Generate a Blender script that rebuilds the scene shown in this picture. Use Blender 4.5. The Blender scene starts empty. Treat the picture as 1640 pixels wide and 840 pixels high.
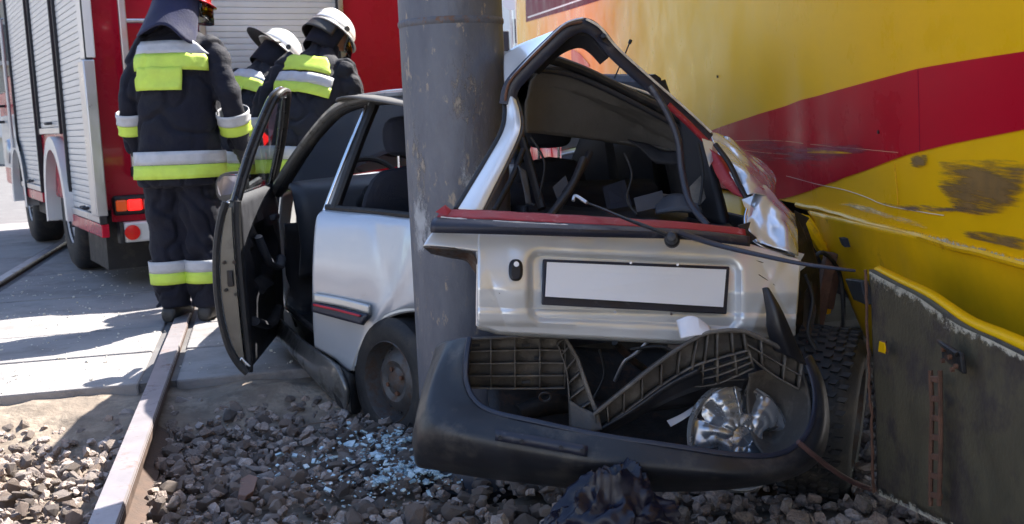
import bpy, bmesh, math, random
from mathutils import Vector, Matrix, noise
rnd = random.Random(7)
R = math.radians
V = Vector
sc = bpy.context.scene
COL = sc.collection

# ---------------------------------------------------------------- camera
FPX, CX, CY = 1800.0, 820.0, 420.0          # focal length in photo pixels, photo centre
CAM = V((0, 0, 1.12)); PITCH = R(7.5); ROLL = R(2.5)
FWD = V((0, math.cos(PITCH), -math.sin(PITCH)))
_R0 = V((1, 0, 0)); _U0 = V((0, math.sin(PITCH), math.cos(PITCH)))
RGT = _R0 * math.cos(ROLL) - _U0 * math.sin(ROLL)
UPV = _R0 * math.sin(ROLL) + _U0 * math.cos(ROLL)
cam_d = bpy.data.cameras.new('camera'); cam = bpy.data.objects.new('camera', cam_d); COL.objects.link(cam)
m3 = Matrix((RGT, UPV, -FWD)).transposed()
cam.matrix_world = Matrix.Translation(CAM) @ m3.to_4x4()
cam_d.sensor_width = 36; cam_d.lens = FPX / 1640 * 36; cam_d.clip_end = 3000; cam_d.clip_start = 0.05
cam_d.dof.use_dof = True; cam_d.dof.focus_distance = 3.7; cam_d.dof.aperture_fstop = 7.0
sc.camera = cam

# ---------------------------------------------------------------- sky, sun, exposure
SUN_H = V((0.62, 0.58, 0)).normalized(); SUN_EL = R(49.5)
w = bpy.data.worlds.new('World'); sc.world = w; w.use_nodes = True
nt = w.node_tree; nt.nodes.clear()
sky = nt.nodes.new('ShaderNodeTexSky'); sky.sky_type = 'NISHITA'; sky.sun_disc = False
sky.sun_elevation = SUN_EL; sky.sun_rotation = math.atan2(SUN_H.x, SUN_H.y)
sky.air_density = 1.0; sky.dust_density = 1.0; sky.ozone_density = 2.0
bg = nt.nodes.new('ShaderNodeBackground'); bg.inputs[1].default_value = 0.10
wo = nt.nodes.new('ShaderNodeOutputWorld')
nt.links.new(sky.outputs[0], bg.inputs[0]); nt.links.new(bg.outputs[0], wo.inputs[0])
sun_d = bpy.data.lights.new('sun', 'SUN'); sun_d.energy = 4.4; sun_d.angle = R(0.53); sun_d.color = (1, .95, .87)
sun = bpy.data.objects.new('sun', sun_d); COL.objects.link(sun)
sdir = V((SUN_H.x * math.cos(SUN_EL), SUN_H.y * math.cos(SUN_EL), math.sin(SUN_EL)))
sun.rotation_euler = sdir.to_track_quat('Z', 'Y').to_euler(); sun.location = (6, 8, 12)
sc.view_settings.view_transform = 'Standard'; sc.view_settings.look = 'None'
sc.view_settings.gamma = 1; sc.view_settings.exposure = 2.05; sc.view_settings.use_curve_mapping = False
sc.cycles.max_bounces = 8; sc.cycles.transparent_max_bounces = 12
sc.cycles.caustics_reflective = False; sc.cycles.caustics_refractive = False

# ---------------------------------------------------------------- geometry helpers
def ray(px, py): return FWD + RGT * ((px - CX) / FPX) + UPV * ((CY - py) / FPX)
def P(px, py, d):                      # a point of the place, d metres ahead
    r = ray(px, py); return CAM + r * (d / r.y)
def G(px, py, z=0.0):                  # where a sight line meets level z
    r = ray(px, py); return CAM + r * ((z - CAM.z) / r.z)
def PV(px, py, p0, n):                 # where a sight line meets a plane
    r = ray(px, py); return CAM + r * ((p0 - CAM).dot(n) / r.dot(n))
def proj(p):
    q = p - CAM; z = q.dot(FWD)
    return CX + FPX * q.dot(RGT) / z, CY - FPX * q.dot(UPV) / z, z
def lerp(a, b, t): return a + (b - a) * t
def sstep(a, b, x):
    t = min(1, max(0, (x - a) / (b - a))); return t * t * (3 - 2 * t)
def cr(p0, p1, p2, p3, t):
    return 0.5 * ((2 * p1) + (p2 - p0) * t + (2 * p0 - 5 * p1 + 4 * p2 - p3) * t * t + (3 * p1 - p0 - 3 * p2 + p3) * t ** 3)
def spline(pts, n=6):
    out = []
    for i in range(len(pts) - 1):
        a, b, c, d = pts[max(i - 1, 0)], pts[i], pts[i + 1], pts[min(i + 2, len(pts) - 1)]
        for k in range(n): out.append(cr(a, b, c, d, k / n))
    out.append(pts[-1]); return out
def interp(tab, x):                    # piecewise linear table of tuples
    if x <= tab[0][0]: return tab[0][1:]
    for a, b in zip(tab, tab[1:]):
        if x <= b[0]:
            t = (x - a[0]) / (b[0] - a[0]); t = t * t * (3 - 2 * t) * .5 + t * .5
            return tuple(lerp(p, q, t) for p, q in zip(a[1:], b[1:]))
    return tab[-1][1:]
def n3(p, s=1.0): return noise.noise(p * s)
def fbm(p, s=1.0, o=4): return noise.fractal(p * s, 1.0, 2.0, o)

class MB:
    def __init__(s): s.v = []; s.f = []
    def add(s, vs, fs):
        o = len(s.v); s.v += [V(p) for p in vs]; s.f += [tuple(i + o for i in f) for f in fs]; return s
    def box(s, c, size, rot=None):
        c = V(c); h = [x / 2 for x in size]
        vs = [V((x * h[0], y * h[1], z * h[2])) for x in (-1, 1) for y in (-1, 1) for z in (-1, 1)]
        if rot is not None: vs = [rot @ p for p in vs]
        return s.add([c + p for p in vs], [(0, 1, 3, 2), (4, 6, 7, 5), (0, 4, 5, 1), (2, 3, 7, 6), (0, 2, 6, 4), (1, 5, 7, 3)])
    def bx(s, x0, x1, y0, y1, z0, z1):
        return s.box(((x0 + x1) / 2, (y0 + y1) / 2, (z0 + z1) / 2), (x1 - x0, y1 - y0, z1 - z0))
    def rings(s, rings, closed=True, cap=True):
        n = len(rings[0]); vs = [p for r in rings for p in r]; fs = []
        for i in range(len(rings) - 1):
            for k in range(n if closed else n - 1):
                k2 = (k + 1) % n
                fs.append((i * n + k, i * n + k2, (i + 1) * n + k2, (i + 1) * n + k))
        if cap and closed:
            fs.append(tuple(range(n - 1, -1, -1))); m = (len(rings) - 1) * n
            fs.append(tuple(range(m, m + n)))
        return s.add(vs, fs)
    def tube(s, pts, r, n=10, flat=1.0, up=None, cap=True):
        pts = [V(p) for p in pts]
        rs = r if isinstance(r, (list, tuple)) else [r] * len(pts)
        if len(rs) != len(pts): rs = [lerp(rs[0], rs[-1], i / (len(pts) - 1)) for i in range(len(pts))]
        rings = []; up = V(up) if up is not None else V((0.13, 0.21, 0.97)); prev = None
        for i, p in enumerate(pts):
            t = (pts[min(i + 1, len(pts) - 1)] - pts[max(i - 1, 0)]).normalized()
            a = (up - t * up.dot(t)) if prev is None else (prev - t * prev.dot(t))
            if a.length < 1e-4: a = t.orthogonal()
            a.normalize(); prev = a; b = t.cross(a)
            rings.append([p + (a * math.cos(2 * math.pi * k / n) * flat + b * math.sin(2 * math.pi * k / n)) * rs[i] for k in range(n)])
        return s.rings(rings, True, cap)
    def grid(s, g):
        n = len(g[0]); vs = [p for r in g for p in r]; fs = []
        for i in range(len(g) - 1):
            for k in range(n - 1): fs.append((i * n + k, i * n + k + 1, (i + 1) * n + k + 1, (i + 1) * n + k))
        return s.add(vs, fs)
    def lathe(s, prof, c, ax, n=24, e1=None, cap=False):
        ax = V(ax).normalized(); e1 = V(e1).normalized() if e1 is not None else ax.orthogonal().normalized(); e2 = ax.cross(e1); c = V(c)
        rings = [[c + ax * h + (e1 * math.cos(2 * math.pi * k / n) + e2 * math.sin(2 * math.pi * k / n)) * r for k in range(n)] for r, h in prof]
        return s.rings(rings, True, cap)
    def prism(s, poly, ext):
        poly = [V(p) for p in poly]; n = len(poly); ext = V(ext)
        fs = [tuple(range(n - 1, -1, -1)), tuple(range(n, 2 * n))] + [(k, (k + 1) % n, n + (k + 1) % n, n + k) for k in range(n)]
        return s.add(poly + [p + ext for p in poly], fs)
    def disc(s, c, ax, r, h, n=20): return s.lathe([(r, 0), (r, h)], c, ax, n, None, True)
    def xf(s, fn): s.v = [V(fn(p)) for p in s.v]; return s
    def mesh(s, name, smooth=True, angle=40):
        me = bpy.data.meshes.new(name); me.from_pydata([tuple(p) for p in s.v], [], s.f)
        bm = bmesh.new(); bm.from_mesh(me); bmesh.ops.recalc_face_normals(bm, faces=bm.faces); bm.to_mesh(me); bm.free()
        if smooth:
            me.shade_smooth(); me.set_sharp_from_angle(angle=R(angle))
        return me
    def build(s, name, m, parent=None, smooth=True, angle=40, solid=0, bevel=0, sub=0, off=0):
        return obj(name, s.mesh(name, smooth, angle), m, parent, solid, bevel, sub, off)

def obj(name, me, m, parent=None, solid=0, bevel=0, sub=0, off=0):
    o = bpy.data.objects.new(name, me); COL.objects.link(o)
    if m is not None and not me.materials: me.materials.append(m)
    if parent is not None:
        o.parent = parent; o.matrix_parent_inverse = WM[parent.name].inverted() if parent.name in WM else Matrix()
    if sub: md = o.modifiers.new('sub', 'SUBSURF'); md.levels = md.render_levels = sub
    if solid: md = o.modifiers.new('solid', 'SOLIDIFY'); md.thickness = solid; md.offset = off
    if bevel:
        md = o.modifiers.new('bevel', 'BEVEL'); md.width = bevel; md.segments = 2; md.limit_method = 'ANGLE'; md.angle_limit = R(40)
    return o
WM = {}
def thing(name, label, cat, loc=(0, 0, 0), rz=0.0, group=None, local=False):
    """Empty at a thing's base; parts are given in world coordinates unless local."""
    o = bpy.data.objects.new(name, None); COL.objects.link(o); o.empty_display_size = .1
    o.location = loc; o.rotation_euler = (0, 0, rz); o['label'] = label; o['category'] = cat
    if group: o['group'] = group
    if not local: WM[o.name] = Matrix.Translation(V(loc)) @ Matrix.Rotation(rz, 4, 'Z')
    return o
def tag(o, label, cat, group=None):
    o['label'] = label; o['category'] = cat
    if group: o['group'] = group
    return o
def struct(o): o['kind'] = 'structure'; return o
def patch(rows, nu=6, nv=6, fn=None):
    """smooth surface through rows of points"""
    g = [spline(r, nu) for r in rows]
    cols = [spline([r[i] for r in g], nv) for i in range(len(g[0]))]
    g = [[cols[i][j] for i in range(len(cols))] for j in range(len(cols[0]))]
    if fn: g = [[fn(p, i / (len(g) - 1), j / (len(g[0]) - 1)) for j, p in enumerate(r)] for i, r in enumerate(g)]
    m = MB(); m.grid(g); return m
def PP(lst): return [P(*t) for t in lst]

# ---------------------------------------------------------------- materials
def mat(name, col, rough=.5, metal=0.0, var=.12, scale=6.0, bump=0.0, bscale=60.0, coat=0.0, col2=None, c2amt=.5, c2scale=5.0, stretch=(1, 1, 1), rvar=.1, spec=.5, sheen=0):
    m = bpy.data.materials.new(name); m.use_nodes = True; t = m.node_tree; N = t.nodes; L = t.links
    b = N['Principled BSDF']; b.inputs['Roughness'].default_value = rough; b.inputs['Metallic'].default_value = metal
    b.inputs['Coat Weight'].default_value = coat; b.inputs['Coat Roughness'].default_value = .06; b.inputs['Specular IOR Level'].default_value = spec
    if sheen: b.inputs['Sheen Weight'].default_value = sheen
    tc = N.new('ShaderNodeTexCoord'); mp = N.new('ShaderNodeMapping'); L.new(tc.outputs['Object'], mp.inputs[0]); mp.inputs['Scale'].default_value = stretch
    n1 = N.new('ShaderNodeTexNoise'); n1.inputs['Scale'].default_value = scale; n1.inputs['Detail'].default_value = 8; n1.inputs['Roughness'].default_value = .65
    L.new(mp.outputs[0], n1.inputs['Vector'])
    mx = N.new('ShaderNodeMix'); mx.data_type = 'RGBA'
    mx.inputs[6].default_value = (*[c * (1 - var) for c in col], 1); mx.inputs[7].default_value = (*[min(1, c * (1 + var)) for c in col], 1)
    mr = N.new('ShaderNodeMapRange'); mr.inputs[1].default_value = .3; mr.inputs[2].default_value = .7; L.new(n1.outputs[0], mr.inputs[0]); L.new(mr.outputs[0], mx.inputs[0])
    out = mx.outputs[2]
    if col2:
        n2 = N.new('ShaderNodeTexNoise'); n2.inputs['Scale'].default_value = c2scale; n2.inputs['Detail'].default_value = 10; n2.inputs['Roughness'].default_value = .7
        L.new(mp.outputs[0], n2.inputs['Vector'])
        r2 = N.new('ShaderNodeMapRange'); r2.inputs[1].default_value = 1 - c2amt - .06 + .0; r2.inputs[2].default_value = 1 - c2amt + .06; L.new(n2.outputs[0], r2.inputs[0])
        x2 = N.new('ShaderNodeMix'); x2.data_type = 'RGBA'; L.new(r2.outputs[0], x2.inputs[0]); L.new(out, x2.inputs[6]); x2.inputs[7].default_value = (*col2, 1)
        out = x2.outputs[2]
        if coat or metal:
            rm = N.new('ShaderNodeMapRange'); rm.inputs[3].default_value = rough; rm.inputs[4].default_value = .75; L.new(r2.outputs[0], rm.inputs[0]); L.new(rm.outputs[0], b.inputs['Roughness'])
    L.new(out, b.inputs['Base Color'])
    if rvar and not (col2 and (coat or metal)):
        rr = N.new('ShaderNodeMapRange'); rr.inputs[1].default_value = .3; rr.inputs[2].default_value = .7
        rr.inputs[3].default_value = max(.03, rough - rvar); rr.inputs[4].default_value = min(1, rough + rvar); L.new(n1.outputs[0], rr.inputs[0]); L.new(rr.outputs[0], b.inputs['Roughness'])
    if bump:
        n4 = N.new('ShaderNodeTexNoise'); n4.inputs['Scale'].default_value = bscale; n4.inputs['Detail'].default_value = 6; L.new(mp.outputs[0], n4.inputs['Vector'])
        bp = N.new('ShaderNodeBump'); bp.inputs['Strength'].default_value = bump; bp.inputs['Distance'].default_value = .01; L.new(n4.outputs[0], bp.inputs['Height']); L.new(bp.outputs[0], b.inputs['Normal'])
    return m
def glassmat(name, col=(.8, .85, .85), rough=.02, alpha=.75):
    m = bpy.data.materials.new(name); m.use_nodes = True; t = m.node_tree; N = t.nodes; L = t.links; N.clear()
    o = N.new('ShaderNodeOutputMaterial'); tr = N.new('ShaderNodeBsdfTransparent'); tr.inputs[0].default_value = (*col, 1)
    gl = N.new('ShaderNodeBsdfGlossy'); gl.inputs['Roughness'].default_value = rough
    fr = N.new('ShaderNodeFresnel'); fr.inputs[0].default_value = 1.45; mx = N.new('ShaderNodeMixShader')
    L.new(fr.outputs[0], mx.inputs[0]); L.new(tr.outputs[0], mx.inputs[1]); L.new(gl.outputs[0], mx.inputs[2]); L.new(mx.outputs[0], o.inputs[0])
    return m
def scrapemat(name, col, thr=.5, scale=3.0, stretch=(1, 1, 1), soft=.05, rough=.6):
    """wear that covers only part of the surface it lies on"""
    m = mat(name, col, rough, 0, .3, 12); t = m.node_tree; N = t.nodes; L = t.links; b = N['Principled BSDF']
    tc = N.new('ShaderNodeTexCoord'); mp = N.new('ShaderNodeMapping'); mp.inputs['Scale'].default_value = stretch; L.new(tc.outputs['Object'], mp.inputs[0])
    n1 = N.new('ShaderNodeTexNoise'); n1.inputs['Scale'].default_value = scale; n1.inputs['Detail'].default_value = 12; n1.inputs['Roughness'].default_value = .75; L.new(mp.outputs[0], n1.inputs['Vector'])
    at = N.new('ShaderNodeAttribute'); at.attribute_name = 'edge'
    ml = N.new('ShaderNodeMath'); ml.operation = 'MULTIPLY'; L.new(n1.outputs[0], ml.inputs[0]); L.new(at.outputs['Fac'], ml.inputs[1])
    r = N.new('ShaderNodeMapRange'); r.inputs[1].default_value = thr - soft; r.inputs[2].default_value = thr + soft; L.new(ml.outputs[0], r.inputs[0]); L.new(r.outputs[0], b.inputs['Alpha'])
    return m
def emit(name, col, s):
    m = bpy.data.materials.new(name); m.use_nodes = True; b = m.node_tree.nodes['Principled BSDF']
    b.inputs['Base Color'].default_value = (*[c * .6 for c in col], 1); b.inputs['Emission Color'].default_value = (*col, 1); b.inputs['Emission Strength'].default_value = s; b.inputs['Roughness'].default_value = .15
    return m
M = {}
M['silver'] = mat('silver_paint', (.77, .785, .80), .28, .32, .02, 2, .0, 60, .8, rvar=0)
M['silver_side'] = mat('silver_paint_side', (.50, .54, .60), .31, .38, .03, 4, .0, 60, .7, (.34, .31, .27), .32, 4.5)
M['silver_dirty'] = mat('silver_paint_dirty', (.50, .51, .51), .32, .5, .08, 5, 0, 60, .6, (.16, .13, .10), .36, 7)
M['foil'] = mat('crumpled_silver', (.60, .63, .69), .26, .5, .03, 8, .0, 30, .7, rvar=0)
M['black_plastic'] = mat('black_plastic', (.016, .016, .020), .42, 0, .3, 10, .10, 220, 0, (.05, .045, .04), .40, 6)
M['bumper_black'] = mat('bumper_black', (.017, .018, .023), .42, 0, .3, 6, .06, 260, 0, (.06, .054, .05), .41, 7)
M['grey_plastic'] = mat('grey_dusty_plastic', (.085, .075, .068), .7, 0, .25, 9, .15, 120, 0, (.16, .14, .12), .45, 7)
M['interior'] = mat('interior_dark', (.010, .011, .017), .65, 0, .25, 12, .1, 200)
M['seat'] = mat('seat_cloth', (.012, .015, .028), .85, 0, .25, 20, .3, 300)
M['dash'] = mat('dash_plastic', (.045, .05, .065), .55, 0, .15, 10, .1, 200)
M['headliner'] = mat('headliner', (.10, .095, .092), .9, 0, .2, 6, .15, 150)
M['trim_navy'] = mat('trim_navy', (.018, .021, .038), .42, 0, .2, 12, .08, 150, 0, (.07, .07, .085), .36, 18)
M['rubber'] = mat('rubber', (.014, .014, .016), .6, 0, .3, 14, .15, 160, 0, (.04, .035, .03), .42, 8)
M['tyre'] = mat('tyre', (.014, .014, .016), .68, 0, .3, 20, .2, 120, 0, (.045, .038, .032), .44, 10)
M['rust_rim'] = mat('rusty_steel', (.085, .083, .085), .5, .4, .25, 12, .2, 80, 0, (.10, .062, .045), .45, 14)
M['rust'] = mat('rust', (.13, .06, .035), .85, .1, .4, 18, .4, 90)
M['red_trim'] = mat('red_trim', (.30, .02, .032), .5, 0, .15, 14, .1, 90, 0, (.42, .12, .13), .38, 25)
M['red_line'] = mat('red_line', (.5, .02, .04), .4, 0, .1)
M['plate_white'] = mat('plate_white', (.80, .81, .85), .35, 0, .02, 3)
M['chrome'] = mat('chrome', (.7, .7, .72), .15, 1, .05)
M['alloy'] = mat('alloy_trim', (.46, .47, .50), .26, .7, .1, 8, 0, 60, .3, (.16, .15, .14), .36, 9)
M['dark_metal'] = mat('dark_metal', (.03, .028, .028), .55, .6, .4, 14, .2, 90, 0, (.09, .055, .04), .42, 12)
M['yellow'] = mat('yellow_paint', (.80, .435, .004), .32, 0, .05, 2, .02, 3, .0, spec=.3)
M['yellow_scuffed'] = mat('yellow_paint_scuffed', (.78, .42, .006), .36, 0, .10, 5, .06, 8, .2, (.34, .18, .03), .34, 6)
M['red_wrap'] = mat('red_wrap', (.44, .004, .018), .32, 0, .06, 3, .02, 3, .0, spec=.3)
M['maroon'] = mat('maroon_wrap', (.13, .006, .03), .55, 0, .1, 3, 0, 10, 0, spec=.1)
M['olive'] = mat('olive_panel', (.088, .068, .036), .8, 0, .25, 7, .25, 70, 0, (.05, .034, .026), .46, 6)
M['chip_white'] = mat('chipped_filler', (.62, .58, .50), .8, 0, .3, 20, .4, 70)
M['truck_red'] = mat('truck_red', (.42, .006, .026), .3, 0, .05, 3, 0, 10, .2, spec=.25)
M['shutter'] = mat('shutter_aluminium', (.60, .60, .60), .38, .25, .05, 5)
M['truck_white'] = mat('truck_white', (.62, .61, .60), .35, 0, .06, 5, 0, 40, .2)
M['truck_dark'] = mat('truck_underbody', (.018, .018, .022), .6, .2, .3, 10, .1, 60)
M['alu'] = mat('aluminium', (.50, .50, .52), .35, .8, .06, 8)
M['tail_red'] = emit('tail_light_red', (1, .015, .012), .55)
M['tail_dark'] = mat('tail_light_dark', (.28, .01, .012), .15, 0, .1, 8, 0, 40, .8)
M['tail_orange'] = emit('tail_light_orange', (.7, .10, .02), .10)
M['reflector'] = mat('reflector_red', (.75, .02, .02), .15, 0, .1, 8, 0, 40, .8)
M['glass'] = glassmat('clear_glass')
M['tint'] = glassmat('tinted_glass', (.30, .34, .34))
M['mirror'] = mat('mirror_glass', (.6, .6, .63), .05, 1, 0)
M['pole'] = mat('pole_paint', (.125, .134, .162), .5, .2, .12, 5, .2, 30, 0, (.24, .215, .19), .345, 15, (2.2, 2.2, 1))
M['coat'] = mat('fire_coat', (.005, .0058, .014), .8, 0, .25, 10, .35, 90, 0, None, sheen=.04, spec=.3)
M['coat_grey'] = mat('fire_coat_worn', (.009, .010, .017), .8, 0, .3, 10, .35, 90, sheen=.06, spec=.3)
M['lime'] = mat('lime_stripe', (.50, .66, .08), .6, 0, .10, 14, .15, 120)
M['refl'] = mat('reflective_stripe', (.42, .43, .46), .5, .0, .14, 14, .15, 120)
M['hood'] = mat('neck_cloth', (.010, .012, .045), .85, 0, .25, 10, .3, 120, sheen=.05)
M['helmet_red'] = mat('helmet_red', (.62, .02, .02), .18, 0, .06, 8, 0, 40, .9)
M['helmet_white'] = mat('helmet_white', (.80, .79, .76), .22, 0, .04, 8, 0, 40, .7)
M['skin'] = mat('skin', (.42, .22, .15), .55, 0, .1, 12, .1, 120)
M['boot'] = mat('boot', (.02, .018, .017), .5, 0, .3, 12, .2, 80)
M['glove'] = mat('glove', (.016, .016, .022), .75, 0, .3, 16, .3, 120)
M['concrete'] = mat('concrete_slab', (.255, .24, .235), .88, 0, .13, 3.0, .35, 90, 0, (.18, .165, .16), .40, 2.2)
M['asphalt'] = mat('asphalt', (.115, .108, .108), .9, 0, .16, 2.0, .5, 140, 0, (.15, .145, .14), .42, 3)
M['soil'] = mat('sandy_soil', (.17, .135, .105), .95, 0, .35, 9, .8, 40, 0, (.27, .22, .17), .46, 5)
M['ground'] = mat('ground', (.30, .29, .285), .95, 0, .3, 1.0, .5, 20)
M['rail_top'] = mat('rail_head_steel', (.33, .30, .31), .40, .4, .14, 8, .08, 80, 0, (.19, .13, .11), .40, 9)
M['rail_side'] = mat('rail_rust', (.085, .055, .042), .8, .2, .35, 16, .3, 80)
M['bag'] = mat('black_bag', (.006, .007, .020), .34, 0, .3, 10, .12, 22, 0, spec=.4)
M['paper'] = mat('paper', (.74, .74, .80), .8, 0, .04, 8, .1, 60)
M['brown_shard'] = mat('brown_shard', (.16, .085, .06), .7, 0, .2, 14, .2, 70)
M['hose'] = mat('hose', (.10, .05, .045), .6, 0, .3, 14)
M['weed'] = mat('weed', (.07, .12, .02), .6, 0, .3, 14)
M['wood'] = mat('weathered_wood', (.14, .10, .075), .85, 0, .3, 10, .4, 60, stretch=(1, 6, 6))
def stonemat():
    m = mat('ballast_stone', (.275, .24, .22), .92, 0, .34, 38, .9, 130); t = m.node_tree; N = t.nodes; L = t.links; b = N['Principled BSDF']
    ge = N.new('ShaderNodeNewGeometry'); oi = N.new('ShaderNodeObjectInfo')
    ad = N.new('ShaderNodeMath'); ad.operation = 'ADD'; L.new(ge.outputs['Random Per Island'], ad.inputs[0]); L.new(oi.outputs['Random'], ad.inputs[1])
    fr = N.new('ShaderNodeMath'); fr.operation = 'FRACT'; L.new(ad.outputs[0], fr.inputs[0])
    rp = N.new('ShaderNodeValToRGB'); e = rp.color_ramp.elements; e[0].color = (.50, .46, .44, 1); e[1].color = (1.55, 1.5, 1.5, 1)
    for p, c in ((.25, (.8, .74, .70, 1)), (.45, (1.1, 1.0, .93, 1)), (.62, (.95, .80, .70, 1)), (.8, (1.25, 1.18, 1.12, 1))):
        q = e.new(p); q.color = c
    L.new(fr.outputs[0], rp.inputs[0])
    src = b.inputs['Base Color'].links[0].from_socket
    mx = N.new('ShaderNodeMix'); mx.data_type = 'RGBA'; mx.blend_type = 'MULTIPLY'; mx.inputs[0].default_value = 1; L.new(src, mx.inputs[6]); L.new(rp.outputs[0], mx.inputs[7]); L.new(mx.outputs[2], b.inputs['Base Color'])
    return m
M['stone'] = stonemat()
def streaks(m, col, thr, scale, stretch, soft=.06):
    t = m.node_tree; N = t.nodes; L = t.links; b = N['Principled BSDF']; src = b.inputs['Base Color'].links[0].from_socket
    tc = N.new('ShaderNodeTexCoord'); mp = N.new('ShaderNodeMapping'); mp.inputs['Scale'].default_value = stretch; L.new(tc.outputs['Object'], mp.inputs[0])
    n = N.new('ShaderNodeTexNoise'); n.inputs['Scale'].default_value = scale; n.inputs['Detail'].default_value = 12; n.inputs['Roughness'].default_value = .72; L.new(mp.outputs[0], n.inputs['Vector'])
    r = N.new('ShaderNodeMapRange'); r.inputs[1].default_value = thr - soft; r.inputs[2].default_value = thr + soft; L.new(n.outputs[0], r.inputs[0])
    x = N.new('ShaderNodeMix'); x.data_type = 'RGBA'; L.new(r.outputs[0], x.inputs[0]); L.new(src, x.inputs[6]); x.inputs[7].default_value = (*col, 1); L.new(x.outputs[2], b.inputs['Base Color'])
for k_ in ('yellow', 'red_wrap', 'yellow_scuffed'): M[k_].node_tree.nodes['Principled BSDF'].inputs['IOR'].default_value = 1.12 if k_ == 'red_wrap' else 1.14
streaks(M['pole'], (.082, .090, .118), .55, 3.2, (2.2, 2.2, .8), .16)
streaks(M['pole'], (.30, .25, .20), .615, 13, (2, 2, .8), .03)
streaks(M['pole'], (.13, .07, .045), .70, 7, (2, 2, .7), .04)
streaks(M['concrete'], (.13, .12, .12), .62, 1.6, (1, 1, 1), .12)
streaks(M['concrete'], (.36, .34, .32), .66, 14, (1, 1, 1), .04)
# ================================================================ GROUND
RP = V((-1.866, 6.1365, 0)); RD = V((-.2151, .9766, 0)); RQ = V((.9766, .2151, 0)); REND = -1.215
def RL(r, q, z=0.0): return RP + RD * r + RQ * q + V((0, 0, z))
def rl_of(p): d = p - RP; return d.dot(RD), d.dot(RQ)
struct(MB().add([(-1500, -1500, -.30), (1500, -1500, -.30), (1500, 1500, -.30), (-1500, 1500, -.30)], [(0, 1, 2, 3)]).build('ground', M['ground']))
road = MB().bx(-1, 1, -1, 1, -1, 1); road.v = []; road.f = []
road.prism([RL(REND + .03, -90, -.5), RL(REND + .03, 60, -.5), RL(220, 60, -.5), RL(220, -90, -.5)], (0, 0, .488))
road = struct(road.build('road', M['asphalt'], smooth=False))
# concrete crossing slabs, one by one
slab_cols = [(-3.05, -1.60), (-1.40, -.095), (.07, 1.45), (1.46, 2.9)]
for ci, (q0, q1) in enumerate(slab_cols):
    r = REND
    k = 0
    while r < 9.0:
        ln = .74
        dz = rnd.uniform(-.004, .003)
        m = MB(); j = rnd.uniform(-.006, .006)
        m.prism([RL(r + .006 + (j if k == 0 else 0), q0, -.13 + dz), RL(r + .006, q1, -.13 + dz), RL(r + ln - .016, q1, -.13 + dz), RL(r + ln - .016, q0, -.13 + dz)], (0, 0, .13))
        m.build('concrete_slab', M['concrete'], road, smooth=False, bevel=.010)
        r += ln; k += 1
# ballast bed, sandy strip in front of the slab end
bed = MB()
def bedz(p): return -.185 + .025 * fbm(p, 1.7) + .012 * n3(p, 9)
gr = []
for i in range(91):
    rr = -7.0 + i * (6.1 / 90); row = []
    for k in range(111):
        q = -4.0 + k * .07; p = RL(rr, q); row.append(V((p.x, p.y, bedz(p))))
    gr.append(row)
bed.grid(gr); bed = struct(bed.build('ballast_bed', M['soil']))
so = MB(); gr = []
for i in range(26):
    t = i / 25; rr = REND - .75 + .80 * t; row = []
    for k in range(141):
        q = -4 + k * .055; p = RL(rr, q)
        zz = lerp(-.24, -.045, sstep(0.0, .8, t)) + .03 * fbm(p, 3) + .012 * n3(p, 14) + .05 * (n3(p, 1.1)) * (1 - t)
        row.append(V((p.x, p.y, min(zz, -.02))))
    gr.append(row)
so.grid(gr); struct(so.build('sandy_verge', M['soil']))
# rails
def rail(q, r0, r1, name):
    prof = [(-.065, -.16), (.065, -.16), (.065, -.148), (.012, -.125), (.010, -.05), (.043, -.04), (.043, -.006), (.037, .004), (-.037, .004), (-.043, -.006), (-.043, -.04), (-.010, -.045), (-.012, -.125), (-.065, -.148)]
    n = 14; m = MB(); m.rings([[RL(lerp(r0, r1, i / n), q + a, z + .022) for a, z in prof] for i in range(n + 1)])
    o = struct(m.build(name, M['rail_side'], smooth=False))
    t = MB(); t.rings([[RL(lerp(r0, r1, i / n), q + a, z + .022) for a, z in ((-.044, -.010), (-.038, .0065), (.038, .0065), (.044, -.010))] for i in range(n + 1)], closed=False)
    t.build('rail_head', M['rail_top'], o, smooth=False)
    return o
rail(0, -7, 60, 'rail'); rail(-1.51, -7, 60, 'rail')
# sleepers mostly buried
for k in range(5):
    r = REND - .95 - k * .68; m = MB()
    m.prism([RL(r - .13, -2.05, -.32), RL(r - .13, .55, -.32), RL(r + .13, .55, -.32), RL(r + .13, -2.05, -.32)], (0, 0, .125))
    struct(m.build('sleeper', M['wood'], smooth=False, bevel=.01))

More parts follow.
